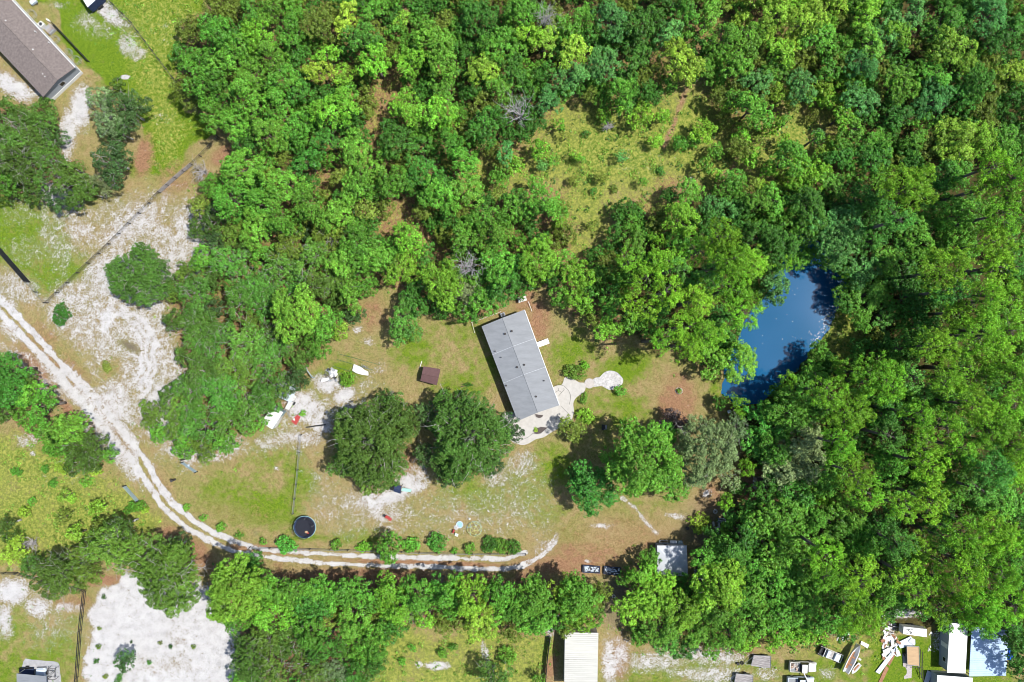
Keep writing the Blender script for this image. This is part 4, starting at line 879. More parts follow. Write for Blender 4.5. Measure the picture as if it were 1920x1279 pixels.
p = at(965,803,.2); tag(MB().cyl(p.x,p.y,.13,.3,.22,.16,12).torus((p.x,p.y,.3),.15,.04,16,6).build('birdbath', M['stone'], None, (p.x,p.y,.13)), 'pale round stone basin inside the round bed of the patio', 'birdbath')
p = at(1047,785,.4); t = thing('plant_pot', 'dark round plant pot on the patio near the twig shade', 'pot', (p.x,p.y,.1)); MB().cyl(p.x,p.y,.09,.5,.26,.36,18).torus((p.x,p.y,.5),.36,.035,20,6).build('pot', M['steel'], t); MB().cyl(p.x,p.y,.46,.48,.33).build('soil', M['black'], t)
# brown roofed house, far upper left
t, roof, (A,B,Cc,Dd,r0,r1,a,b,c,d,cen) = gable_house('house', 'brown-shingled house cut off by the upper left corner', 'house',
    [(140,127),(81,182),(-84,7),(-25,-50)], [(108,150),(-56,-24)], 3.0, 4.0, M['shingle'], M['siding'], base=M['white'], inset=.3)
roof_vents(t, roof, [(11,39,3.9,.09),(62.5,93,3.8,.09),(91.5,79.5,3.4,.08),(66,59,3.5,.08),(81,139,3.6,.08),(85,144,3.6,.08)], 3.6, .1, M['white'], .15)
MB().tube(A+Vector((.06,.06,-.04)), Dd+Vector((.06,.06,-.04)), .09, .09, 6).build('gutter', M['white'], t)
wall_openings(t, a, d, [(.15,1.2,1.3,2.3,'window'),(.33,.95,.8,2.75,'door'),(.55,1.2,1.3,2.3,'window')]); wall_openings(t, b, a, [(.5,1.1,1.2,2.2,'window')])
p = at(93,54,.5); an = R(-47)
t = thing('deck', 'small grey entrance deck with railings beside the brown-roofed house', 'deck', (p.x,p.y,0))
MB().box(p.x,p.y,0,.55,1.5,1.5,an).build('platform', M['greyconc'], t); mb = MB()
for dx, dy in ((-.7,.7),(.7,.7),(.7,-.7)):
    X = p.x+dx*math.cos(an)-dy*math.sin(an); Y = p.y+dx*math.sin(an)+dy*math.cos(an); mb.tube((X,Y,.5),(X,Y,1.5),.05)
for z in (1.05,1.5):
    q = [(p.x+dx*math.cos(an)-dy*math.sin(an), p.y+dx*math.sin(an)+dy*math.cos(an), z) for dx, dy in ((-.7,.7),(.7,.7),(.7,-.7))]; mb.path(q, .035)
mb.build('railing', M['ply'], t)
def ring(x, y, r, label, m='galv', h=.9):
    p = at(x, y, h); mb = MB()
    for z in (.3*h,.65*h,h): mb.torus((p.x,p.y,z), r, .02, 20, 4)
    for i in range(10): a_ = i*.628; mb.tube((p.x+r*math.cos(a_),p.y+r*math.sin(a_),0),(p.x+r*math.cos(a_),p.y+r*math.sin(a_),h), .015, .015, 4)
    tag(mb.build('wire_cage', M[m], None, (p.x,p.y,0)), label, 'wire cage', 'round wire cages beside the brown-roofed house')
ring(56,25,.8,'topmost round wire cage beside the brown-roofed house'); ring(101,72,.65,'round wire cage just below the small entrance deck'); ring(127,96,.55,'small round wire cage near the corner of the brown-roofed house'); ring(141,111,.75,'round wire cage closest to the gable of the brown-roofed house')
def slab_thing(name, label, cat, pts, z0, z1, m, group=None, bevel=.02, zpix=None):
    P = [at(*q, z1) for q in pts]; cx = sum(p.x for p in P)/len(P); cy = sum(p.y for p in P)/len(P)
    return tag(MB().prism([(p.x,p.y) for p in P], z0, z1).build(name, M[m], None, (cx,cy,0), bevel=bevel), label, cat, group)
slab_thing('box', 'small white lidded box on the grass beside the brown-roofed house', 'box', [(87,34),(93,38),(91,40),(85.5,36)], 0, .4, 'white')
p = at(61,2,.8); t = thing('garden_cart', 'pale blue cart at the top edge beside the brown-roofed house', 'cart', (p.x,p.y,0)); MB().box(p.x,p.y,.3,.75,1.2,.7,R(35)).build('tub', M['bluewhite'], t)
for s in (-1,1): MB().torus((p.x+s*.4,p.y-s*.3,.2),.17,.05,14,6,(-.57*1,.82,0)).build('wheel', M['tyre'], t)
# trailer / van with dark sides
def box_trailer(name, label, cat, pts, h, top, side, wheels=True, axle=(1,0)):
    P = [at(*q, h) for q in pts]; cen = sum(P, Vector())/4; t = thing(name, label, cat, (cen.x,cen.y,0))
    MB().prism([(p.x,p.y) for p in P], .45, h-.06).build('body', M[side], t, bevel=.05)
    P2 = [cen+(p-cen)*.985 for p in P]; MB().prism([(p.x,p.y) for p in P2], h-.062, h).build('roof', M[top], t, bevel=.02)
    e = (P[1]-P[0]); L = e.length; e.normalize(); w_ = P[3]-P[0]; w_.z = 0; f = w_.normalized()
    for s in (0, 1):
        for q in (.42,.58):
            c_ = P[0]+e*L*q+w_*s+f*(-.04 if s == 0 else .04); MB().cyl(0,0,0,0,0) if False else None
            MB().tube((c_.x-f.x*.1,c_.y-f.y*.1,.33),(c_.x+f.x*.1,c_.y+f.y*.1,.33),.33,.33,18).build('wheel', M['tyre'], t)
    m = (P[1]+P[2])/2; MB().tube((m.x,m.y,.5),(m.x+e.x*1.1,m.y+e.y*1.1,.5),.05).build('tow_bar', M['steel'], t)
    dm = (P[0]+P[3])/2; MB().box(dm.x-e.x*.02, dm.y-e.y*.02, .6, h-.25, .06, w_.length*.8, math.atan2(e.y,e.x)).build('rear_door', M['offwhite'], t)
    return t
box_trailer('cargo_trailer', 'white-topped trailer with dark sides parked at the top edge, upper left', 'trailer', [(147,-14),(172,-34),(188,-8),(164,14)], 2.3, 'white', 'navy')
# small brown playhouse
t, roof, (A,B,Cc,Dd,r0,r1,a,b,c,d,cen) = gable_house('playhouse', 'small brown-roofed playhouse alone on the lawn left of the house', 'playhouse',
    [(794,687),(788,714),(819,722.5),(826,692)], [(791,701),(822.5,707.5)], 1.75, 2.15, M['brownroof'], M['darkwood'], inset=.2)
wall_openings(t, a, b, [(.5,.6,.1,1.4,'door')]); wall_openings(t, a, d, [(.5,.5,.7,1.2,'window')])
p0, p1 = at(787,690,.05), at(791,677,.05); single(MB().box((p0.x+p1.x)/2,(p0.y+p1.y)/2,.0,.10,1.35,.13,math.atan2(p1.y-p0.y,p1.x-p0.x)), 'plank', 'pale plank on the grass behind the brown-roofed playhouse', 'plank', M['offwhite'], ((p0.x+p1.x)/2,(p0.y+p1.y)/2,0))
# garage with hipped steel roof
z = 2.4; K = [at(1232,1023,z), at(1287.5,1023,z), at(1290,1080,z), at(1232.5,1079,z)]; cen = sum(K, Vector())/4; ap = Vector((cen.x,cen.y,2.85))
t = thing('garage', 'square pale grey steel-roofed garage at the right of the lawn, partly under trees', 'garage', (cen.x,cen.y,0))
mb = MB(); q0, q1 = lerp(cen, (K[0]+K[3])/2, .15), lerp(cen, (K[1]+K[2])/2, .15); q0.z = q1.z = 2.85
mb.add([tuple(k) for k in K]+[tuple(q0),tuple(q1)], [(0,4,5,1),(1,5,2),(2,5,4,3),(3,4,0)]); mb.add([(k.x,k.y,z-.08) for k in K], [(0,1,2,3)]); mb.add([tuple(k) for k in K]+[(k.x,k.y,z-.08) for k in K], [(0,1,5,4),(1,2,6,5),(2,3,7,6),(3,0,4,7)])
roof = mb.build('roof', M['lightroof'], t)
mb = MB()
for k_, q_ in ((K[0],q0),(K[1],q1),(K[2],q1),(K[3],q0)): mb.tube(k_, q_, .03, .03, 4)
mb.build('hip_cap', M['bluewhite'], roof)
P = [cen+(k-cen)*.93 for k in K]; MB().prism([(p.x,p.y) for p in P], 0, z-.09).build('wall', M['siding'], t); wall_openings(t, P[0], P[3], [(.5,2.6,0,2.1,'door')]); wall_openings(t, P[0], P[1], [(.3,.8,1.1,1.8,'window')])
# ribbed white building at the bottom
t, roof, X = gable_house('metal_building', 'large white metal building with ribbed roof at the bottom edge', 'building',
    [(1058,1290),(1059.3,1186),(1122,1186.7),(1120,1290)], [(1058.5,1237),(1121,1237.5)], 3.0, 3.7, M['whitemetal'], M['offwhite'], inset=.15, rib=14, rib_par=True)
wall_openings(t, X[7], X[8], [(.5,1.0,0,2.1,'door')])
# shaded little shed in the south-east woods
t, roof, X = gable_house('shed', 'small reddish shed with dark opening at the edge of the woods', 'shed', [(1419,896),(1419,922),(1438,923),(1440,897)], [(1419,909),(1439,910)], 2.3, 2.6, M['brownroof'], M['wood'], inset=.15)
wall_openings(t, X[6], X[7], [(.5,.9,0,1.9,'door')])
# buildings in the lower right corner
def flat_roof(name, label, cat, pts, z, roofm, wallm, rib=0, walls=True, drop=.25, parts=()):
    K = [at(*q, z) for q in pts]; cen = sum(K, Vector())/4; K[0].z -= 0; K[3].z -= drop; K[2].z -= drop
    t = thing(name, label, cat, (cen.x,cen.y,0)); mb = MB().slab(K, .08)
    if rib:
        for i in range(rib+1):
            f = i/rib; mb.tube(lerp(K[0],K[3],f)+Vector((0,0,.02)), lerp(K[1],K[2],f)+Vector((0,0,.02)), .04, .04, 4)
    mb.build('roof', M[roofm], t); P = [cen+(k-cen)*.95 for k in K]
    if walls: MB().prism([(p.x,p.y) for p in P], [0]*4, [k.z-.085 for k in K]).build('wall', M[wallm], t)
    else:
        for p in P: MB().tube((p.x,p.y,0),(p.x,p.y,z-.2),.07,.07,8).build('post', M['galv'], t)
    return t, P
t, P = flat_roof('trailer_home', 'long white-roofed trailer home, left of the blue-shaded roof, lower right corner', 'trailer home', [(1781,1168),(1815,1171),(1812,1264),(1777.5,1262.5)], 2.9, 'white', 'siding')
wall_openings(t, P[0], P[3], [(.2,.9,1.2,2.1,'window'),(.5,.85,.5,2.4,'door'),(.8,.9,1.2,2.1,'window')])
t, P = flat_roof('carport', 'wide ribbed carport roof, half in blue tree shade, lower right corner', 'carport', [(1822,1176),(1892,1182),(1888,1268),(1819,1269)], 3.0, 'shadeblue', 'siding', rib=22, walls=False)
t, P = flat_roof('storage_building', 'white flat roof cut off at the bottom edge, below the long trailer home', 'building', [(1757.5,1266),(1824,1271),(1822,1330),(1756,1326)], 2.4, 'white', 'siding', rib=0)
wall_openings(t, P[0], P[3], [(.5,.9,0,2.0,'door')])
p = at(1895,1228,.8); mb = MB().dome((p.x,p.y,0), .75, 1.3, 1.1, 16, 6); v_ = np.array(mb.v); rng = np.random.default_rng(3); mb.v = [tuple(q) for q in v_+rng.normal(size=v_.shape)*.05]
single(mb, 'tarp', 'bright blue tarp bundle right of the ribbed carport', 'tarp', M['blue'], (p.x,p.y,0))
t = box_trailer('cargo_trailer', 'white box trailer with black marks near the top of the junk yard', 'trailer', [(1738.5,1180),(1694,1175),(1693,1189),(1738,1195)], 1.9, 'white', 'offwhite')
mb = MB()
for x, y, l, a_ in ((1703,1180,.8,-.1),(1706,1184,.9,-.6),(1704,1187,.9,.1),(1710,1180,.3,0),(1708,1188,.25,0)): q = at(x,y,1.9); mb.box(q.x,q.y,1.9,1.906,l,.14,a_)
mb.build('roof_marks', M['black'], t)
# carport and camper at the left of the lawn
box_trailer('camper', 'white camper trailer with dark left end beside the oak wood', 'camper', [(510.5,805),(489,793),(510,762),(531,773)], 2.3, 'white', 'copper')
flat_roof('carport', 'pale blue metal carport roof half hidden under oak branches above the camper', 'carport', [(523,712),(557,727),(545,755),(511,740)], 2.6, 'bluewhite', 'siding', rib=8, walls=False)
def flat_trailer(name, label, pts, z, deck, tongue=None, group=None, jack=True):
    P = [at(*q, z) for q in pts]; cen = sum(P, Vector())/len(P); t = thing(name, label, 'trailer', (cen.x,cen.y,0), group)
    MB().prism([(p.x,p.y) for p in P], z-.12, z).build('deck', M[deck], t)
    e = (P[1]-P[0]).normalized(); w_ = (P[3]-P[0]) if len(P) == 4 else (P[-1]-P[0]); mb = MB()
    for i in range(len(P)): mb.tube(P[i]+Vector((0,0,.05)), P[(i+1)%len(P)]+Vector((0,0,.05)), .04)
    mb.build('side_rail', M['steel'], t)
    f = Vector((-e.y, e.x, 0)); 
    if f.dot(w_) < 0: f = -f
    for s in (0,1):
        c_ = lerp(P[0],P[1],.5)+w_*s+f*(.16 if s else -.16); MB().tube((c_.x-f.x*.09,c_.y-f.y*.09,.32),(c_.x+f.x*.09,c_.y+f.y*.09,.32),.32,.32,16).build('wheel', M['tyre'], t)
    if tongue:
        q = at(*tongue, .45); mb = MB().tube((lerp(P[0],P[0]+w_,.1)).to_tuple(), q, .04).tube(lerp(P[0],P[0]+w_,.9).to_tuple(), q, .04); mb.build('tow_bar', M['steel'], t)
    return t
flat_trailer('flat_trailer', 'narrow pale trailer with dark rails between camper and sand patch', [(542,770),(557,743),(548,739),(534,766)], .6, 'offwhite', (543,782))
flat_trailer('flat_trailer', 'weathered board trailer with the round tyre at its left, bottom junk yard', [(1408,1248),(1444.5,1252.5),(1445.5,1230),(1413,1229)], .7, 'wood', (1396,1245))
flat_trailer('flat_trailer', 'weathered board trailer cut off by the bottom edge', [(1376,1284),(1411,1288),(1412,1266),(1380,1263)], .7, 'wood', (1366,1272))
p = at(1392,1244,.3); single(MB().torus((p.x,p.y,.14),.24,.11,20,8), 'tyre', 'black tyre lying at the left end of the board trailer', 'tyre', M['tyre'], (p.x,p.y,0), 'loose tyres')
p = at(1384,1244.7,.3); single(MB().box(p.x,p.y,0,.38,.42,.42,.05).box(p.x,p.y,.38,.42,.46,.46,.05), 'battery_box', 'small square black box left of the tyre by the board trailer', 'box', M['black'], (p.x,p.y,0))
slab_thing('red_board', 'faded red board lying in green weeds below the narrow trailer', 'board', [(545.7,790),(555,797.5),(563.7,782),(557,777.6)], 0.1, .16, 'red')
p = at(551,786,.2); single(MB().box(p.x,p.y,.16,.32,.35,.2,.6).box(p.x+.1,p.y-.15,.16,.26,.25,.15,1.2), 'scrap', 'small white scrap lying on the faded red board', 'scrap', M['white'], (p.x,p.y,.16))
# ---------------------------------------------------------------- vehicles
def pickup(name, label, cx, cy, heading, col, L=5.0, Wd=1.85, load=True):
    p = at(cx, cy, 1.2); ca, sa = math.cos(heading), math.sin(heading)
    Tm = lambda x, y: (p.x+x*ca-y*sa, p.y+x*sa+y*ca)
    t = thing(name, label, 'pickup truck', (p.x,p.y,0), 'old pickup trucks'); h = L/2
    def loft(secs, m, nm):  # secs: (x, halfwidth, z0, z1)
        mb = MB(); P = []
        for x, w_, z0, z1 in secs: P += [(*Tm(x,-w_),z0),(*Tm(x,w_),z0),(*Tm(x,w_*.94),z1),(*Tm(x,-w_*.94),z1)]
        F = [(0,1,2,3)[::-1]]+[(4*i+j,4*i+(j+1)%4,4*i+4+(j+1)%4,4*i+4+j) for i in range(len(secs)-1) for j in range(4)]+[tuple(4*(len(secs)-1)+j for j in range(4))]
        return mb.add(P, F).build(nm, m, t, bevel=.05)
    w_ = Wd/2
    loft([(-h,w_,.45,.72),(-h+.1,w_,.4,.75),(.3,w_,.4,.78),(h-.15,w_*.97,.42,.78),(h,w_*.86,.5,.7)], col, 'body')
    for s in (-1,1):
        q = Tm(-h+.95, s*(w_-.07)); MB().box(*q,.74,1.12,1.9,.13,heading).build('bed_side', col, t, bevel=.03)
    q = Tm(-h+.05,0); MB().box(*q,.72,1.12,.1,Wd*.96,heading).build('tailgate', col, t)
    q = Tm(-h+.98,0); MB().box(*q,.752,.80,1.75,Wd-.3,heading).build('bed_floor', M['steel'], t)
    loft([(-h+1.95,w_*.94,.78,1.62),(.55,w_*.93,.78,1.62),(1.05,w_*.95,.78,1.06)], M['glass'], 'cab_windows')
    loft([(-h+2.02,w_*.86,1.6,1.68),(.1,w_*.88,1.6,1.71),(.52,w_*.85,1.6,1.67)], col, 'cab_roof')
    loft([(.98,w_*.93,.77,1.05),(1.7,w_*.92,.77,1.03),(h-.1,w_*.86,.72,.9)], col, 'hood')
    q = Tm(h,0); MB().box(*q,.42,.6,.14,Wd*.9,heading).build('bumper', M['galv'], t)
    for s in (-1,1): q = Tm(h-.02,s*w_*.68); MB().box(*q,.62,.78,.1,.3,heading).build('headlight', M['white'], t)
    for x in (-h+.95, h-.95):
        for s in (-1,1):
            a_ = Tm(x,s*(w_-.12)); b_ = Tm(x,s*(w_+.03)); wh = MB().tube((*a_,.36),(*b_,.36),.36,.36,20).build('wheel', M['tyre'], t); b2 = Tm(x,s*(w_+.045)); MB().tube((*b_,.36),(*b2,.36),.2,.18,14).build('hub_cap', M['galv'], wh)
    if load:
        rng = np.random.default_rng(4); mb = MB(); m2 = MB()
        for i in range(26):
            q = Tm(-h+.3+1.3*rng.random(), (rng.random()-.5)*1.3); (mb if i%2 else m2).box(*q, .8, .86+.25*rng.random(), .15+.5*rng.random(), .06+.2*rng.random(), rng.random()*3)
        l = tag(mb.build('scrap_load', M['orange'], None, (*Tm(-h+.9,0),.8)), 'orange and white scrap heaped in the bed of the white pickup', 'scrap')
        tag(m2.build('scrap_load', M['debris'], None, (*Tm(-h+.9,.01),.8)), 'dark mixed scrap lying among the orange scrap in the pickup bed', 'scrap')
    return t
pickup('pickup_truck', 'white pickup truck with a bed full of orange scrap', 1507, 1252.5, R(-2), M['offwhite'])
pickup('pickup_truck', 'pale blue pickup cut off by the bottom edge below the white pickup', 1503, 1281, R(-1), M['bluewhite'], load=False)
p0, p1 = at(1507,1262,1.0), at(1520,1290,1.3); single(MB().tube(p0,p1,.10,.10,8).tube((p0.x,p0.y,0),p0,.05), 'pipe', 'white pipe leaning across the gap between the two pickups', 'pipe', M['white'], (p0.x,p0.y,0))
# stripped wreck
hd = R(-23); p = at(1559,1229,.9); ca, sa = math.cos(hd), math.sin(hd); Tm = lambda x, y: (p.x+x*ca-y*sa, p.y+x*sa+y*ca)
t = thing('wrecked_truck', 'stripped white truck wreck with bare frame and black front end', 'wrecked truck', (p.x,p.y,0))
mb = MB()
for s in (-.75,.75): mb.box(*Tm(.1,s),.4,.55,4.6,.09,hd)
for x in (-1.6,-.4,.9,2.3): mb.box(*Tm(x,0),.42,.5,.1,1.5,hd)
mb.build('frame', M['offwhite'], t); MB().box(*Tm(-2.0,0),.3,.8,.8,1.3,hd,.8).box(*Tm(-2.2,.3),.8,.95,.3,.3,hd).build('engine', M['black'], t, bevel=.05)
MB().box(*Tm(-1.35,0),.55,1.15,.45,1.5,hd,.85).build('windscreen', M['glass'], t); MB().path([(*Tm(-1.65,-.8),.7),(*Tm(-1.6,-.75),1.3),(*Tm(-1.6,.75),1.3),(*Tm(-1.65,.8),.7)], .06).build('windscreen_frame', M['white'], t)
MB().box(*Tm(-.75,0),.7,1.25,.65,1.45,hd,.95).build('cab_panel', M['bluewhite'], t, bevel=.08); MB().box(*Tm(.15,0),.5,.62,.9,1.3,hd).build('floor_pan', M['debris'], t); MB().box(*Tm(1.15,.05),.5,1.05,1.0,1.3,hd,.97).build('seat_box', M['bluewhite'], t, bevel=.08)
for x in (-1.9,1.7):
    for s in (-1,1): a_, b_ = Tm(x,s*.78), Tm(x,s*.95); MB().tube((*a_,.3),(*b_,.3),.3,.3,16).build('wheel', M['tyre'], t)
# boats
def hull(name, label, tip, stern, wid, z0, z1, m, inner, cat='boat', group=None):
    a_, b_ = at(*stern, z1), at(*tip, z1); e = b_-a_; L = e.length; e.normalize(); f = Vector((-e.y,e.x,0)); t = thing(name, label, cat, ((a_.x+b_.x)/2,(a_.y+b_.y)/2,0), group)
    S = [(0,.82,0),(.15,.92,0),(.45,1,0),(.7,.86,.05),(.88,.5,.14),(1,.05,.3)]; mb = MB(); n = len(S); P = []
    for x, k, up in S:
        c_ = a_+e*L*x; w_ = wid/2*k
        for s, zz, kk in ((-1,z1+up*.6,1),(-1,z0+up*.8,.45),(1,z0+up*.8,.45),(1,z1+up*.6,1),(1,z1+up*.6-.03,.80),(1,z0+.2+up*.8,.4),(-1,z0+.2+up*.8,.4),(-1,z1+up*.6-.03,.80)):
            q = c_+f*w_*s*kk; P.append((q.x,q.y,zz))
    F = [(8*i+j,8*i+(j+1)%8,8*i+8+(j+1)%8,8*i+8+j) for i in range(n-1) for j in range(8)]; F += [tuple(range(8)), tuple(8*(n-1)+j for j in range(8))[::-1]]
    F[-2] = (0,1,2,3,4,5,6,7); mb.add(P, F); mb.build('hull', M[m], t)
    for x in (.3,.55): c_ = a_+e*L*x; MB().box(c_.x,c_.y,z1-.28,z1-.22,.28,wid*.78,math.atan2(e.y,e.x)).build('bench', M[inner], t)
    c_ = a_+e*L*.42; MB().box(c_.x,c_.y,z0+.2,z0+.25,L*.6,wid*.36,math.atan2(e.y,e.x)).build('floor', M[inner], t)
    return t, a_, e, f, L
t, a_, e, f, L = hull('boat', 'white open boat raised on a trailer, bow pointing up right', (1612,1210), (1586,1262), 1.5, .75, 1.65, 'white', 'rust')
mb = MB().tube(a_-Vector((0,0,1.05)), a_+e*L*1.0-Vector((0,0,1.05)), .06)
for s in (-.6,.6): mb.tube(a_+e*L*.25+f*s-Vector((0,0,1.0)), a_+e*L*.25-f*s*.2-Vector((0,0,1.0)), .05)
tr_ = thing('boat_trailer', 'low steel trailer under the white open boat', 'boat trailer', (a_.x,a_.y,0)); mb.build('frame', M['steel'], tr_)
for s in (-.75,.75): c_ = a_+e*L*.28+f*s; MB().tube((c_.x-f.x*.08,c_.y-f.y*.08,.3),(c_.x+f.x*.08,c_.y+f.y*.08,.3),.3,.3,16).build('wheel', M['tyre'], tr_)
hull('boat', 'small white broken boat shell lying beside the raised boat', (1597,1263), (1613,1245), .9, .05, .45, 'white', 'rust')
slab_thing('panel', 'square white panel lying above the bow of the raised boat', 'panel', [(1615,1202),(1629.5,1209),(1627,1216),(1613.5,1208)], .25, .33, 'white', 'sheets in the junk yard')
slab_thing('panel', 'tiny white panel in the grass right of the raised boat', 'panel', [(1611,1233),(1615.5,1237),(1613,1239),(1609,1236)], .02, .08, 'white', 'sheets in the junk yard')
slab_thing('metal_sheet', 'broad pale blue-grey metal sheet leaning above the plywood trailer', 'metal sheet', [(1682.5,1205),(1708,1193),(1712,1199),(1714,1210),(1688,1216)], .3, .36, 'bluewhite', 'sheets in the junk yard')
slab_thing('metal_sheet', 'crumpled pale metal sheet lying over the right end of the broad sheet', 'metal sheet', [(1703,1203),(1708.5,1196),(1716,1199),(1716.5,1208),(1714,1211)], .42, .47, 'lightroof', 'sheets in the junk yard')
slab_thing('metal_sheet', 'long narrow pale metal sheet slanting down left in the junk yard', 'metal sheet', [(1641.5,1260),(1649.5,1264),(1684,1217),(1680,1212),(1661,1235)], .2, .26, 'bluewhite', 'sheets in the junk yard')
slab_thing('metal_sheet', 'short pale strip lying along the long narrow metal sheet', 'metal sheet', [(1656,1231),(1660,1232),(1678,1210),(1673,1208)], .28, .32, 'offwhite', 'sheets in the junk yard')
slab_thing('board', 'rusty brown board next to the long pale sheet, upper piece', 'board', [(1662,1244),(1668,1249),(1680,1226),(1677,1220)], .08, .14, 'rust', 'rusty boards')
slab_thing('board', 'tan rusty board reaching the bottom edge of the photo', 'board', [(1646,1282),(1652,1284),(1667,1253),(1661,1248)], .06, .12, 'rust', 'rusty boards')
slab_thing('metal_sheet', 'pale grey sheet at the bottom edge left of the white flat roof', 'metal sheet', [(1739,1257),(1748,1261),(1738,1290),(1730,1288)], .15, .22, 'lightroof', 'sheets in the junk yard')
t = flat_trailer('plywood_trailer', 'tan plywood-decked trailer with a long dark steel frame', [(1701,1246),(1700,1212),(1723,1212.5),(1724,1249)], .8, 'ply')
mb = MB()
for q in [((1698.5,1215),(1699,1252)),((1726,1218),(1728,1272)),((1729.5,1222),(1731,1276)),((1706,1251),(1731,1251)),((1722,1252),(1729,1272))]: mb.tube(at(*q[0],.6), at(*q[1],.6), .06)
mb.build('frame', M['darkwood'], t)
flat('concrete_strip', [(1692,1226),(1700,1225),(1709,1238),(1710,1250),(1709,1271),(1695,1273),(1693,1250)], -.05, .03, M['gravel'])
def heap(label, pts, n, seed, ms, smax=1.2, zmax=.6, cat='scrap pile', group='heaps of scrap', thin=True):
    rng = np.random.default_rng(seed); cx, cy, rx, ry = pts; c_ = at(cx, cy); t = thing('scrap_pile', label, cat, (c_.x,c_.y,0), group)
    for m, nm in ms:
        mb = MB()
        for i in range(n//len(ms)):
            q = at(cx+rx*rng.uniform(-1,1)*.9, cy+ry*rng.uniform(-1,1)*.9); z = .02+zmax*rng.random()**2; l = smax*(.25+.75*rng.random()); a_ = rng.random()*3.14
            if nm == 'bars': mb.tube((q.x-l*.5*math.cos(a_),q.y-l*.5*math.sin(a_),z),(q.x+l*.5*math.cos(a_),q.y+l*.5*math.sin(a_),z*rng.random()),.035,.035,5)
            elif nm == 'wheels': mb.torus((q.x,q.y,.25+z*.5),.26,.035,16,5,(rng.normal(),rng.normal(),rng.random()))
            else: mb.box(q.x,q.y,z,z+.04+(.3*rng.random() if nm == 'boxes' else 0),l,l*(.15+.5*rng.random()),a_)
        mb.build(nm, M[m], t)
heap('long heap of white scrap panels at the top of the junk yard', (1668,1212,16,22), 46, 1, [('white','panels'),('offwhite','boards'),('rust','sticks')], 1.4)
heap('thin scatter of white scrap under the tree edge above the junk yard', (1664,1172,10,20), 26, 2, [('white','panels'),('darkwood','sticks')], 1.2, .3)
heap('small scatter of white rubbish at the tree edge above the raised boat', (1583,1192,14,8), 20, 5, [('white','panels')], .7, .3)
heap('scrap heap with white sheet and thin frames beside the lime bush', (621,702,12,13), 36, 6, [('white','panels'),('steel','bars'),('black','wheels'),('galv','boxes')], 1.5, .9)
heap('white metal scrap and frames in tree shade right of the garage', (1317,1072,16,12), 54, 7, [('white','bars'),('offwhite','panels'),('galv','wheels'),('black','boxes')], 1.5, .8)
heap('dark scrap with white bits beside the upper right of the garage', (1314,1048,9,11), 30, 8, [('black','boxes'),('offwhite','bars')], 1.0, .8)
heap('grey frames leaning in the shade below the bench frame', (1343,990,6,14), 18, 9, [('steel','bars'),('offwhite','sticks')], 1.3, .6)
heap('pale stones and rubbish between trees above the ribbed building', (1046,1163,8,10), 26, 10, [('offwhite','boxes'),('white','panels')], .6, .3)
heap('white rubbish scatter between the box trailer and long trailer home', (1752,1200,14,24), 26, 12, [('offwhite','panels')], .5, .1)
heap('light branches and stones under the purple-brown tree on the lawn', (1260,790,18,9), 24, 13, [('stone','sticks'),('deadwood','bars')], .7, .2)
slab_thing('tarp', 'white crumpled sheet on the grass right of the scrap heap', 'tarp', [(663,682.6),(660,695),(668,700),(679,703),(690.6,704.5),(690,697),(682,693),(676,688)], .1, .45, 'white', bevel=.1)
p = at(683,688,.4); t = thing('bicycle', 'small bicycle lying against the white crumpled sheet', 'bicycle', (p.x,p.y,0))
for s in (-.35,.35): MB().torus((p.x+s,p.y-s*.3,.3),.28,.035,18,6,(.25,.3,.9)).build('wheel', M['steel'], t)
MB().path([(p.x-.35,p.y+.1,.3),(p.x,p.y+.25,.5),(p.x+.35,p.y-.1,.3),(p.x,p.y,.35),(p.x-.35,p.y+.1,.3)],.03).build('frame', M['galv'], t)
for i, (q0, q1, lab) in enumerate([((637,664),(712,684),'topmost thin green pipe lying above the white crumpled sheet'),((632,674),(700,694),'middle thin green pipe lying behind the white crumpled sheet'),((622,686),(668,699),'lowest thin green pipe lying left of the white crumpled sheet')]):
    a_, b_ = at(*q0,.2), at(*q1,.2); single(MB().tube(a_+Vector((0,0,.1)),b_,.04,.04,6), 'pipe', lab, 'pipe', M['greenpipe'], (a_.x,a_.y,0), 'thin green pipes')
def bar(name, label, q0, q1, z0, z1, r, m, cat, group=None, legs=True):
    a_, b_ = at(*q0,z0), at(*q1,z1); mb = MB().tube(a_,b_,r,r,8)
    if legs:
        for q in (a_,b_): mb.tube((q.x,q.y,0),q,r*.8,r*.8,6)
    single(mb, name, label, cat, M[m], (a_.x,a_.y,0), group)
bar('rack', 'grey metal rail on posts at the left of the scrap heap', (571.6,688.6), (586,708.5), 1.3, 1.3, .11, 'copper', 'rack')
bar('pole', 'long dark pole lying between the red board and the huge oak', (573.6,801.5), (611,796), .12, .12, .11, 'black', 'pole', legs=False)
bar('pole', 'thin white pipe slanting down from the pump table above the house', (990.6,565.6), (997.5,584), .5, .1, .045, 'white', 'pipe', legs=False)
bar('pole', 'thin pole lying beside the slim dark bush on the lawn', (864,725), (884,722), .1, .15, .06, 'darkwood', 'pole', legs=False)
bar('log', 'long dark fallen trunk lying in the north-east woods', (1672,140), (1722,112), .5, 1.4, .16, 'deadwood', 'log', legs=False)
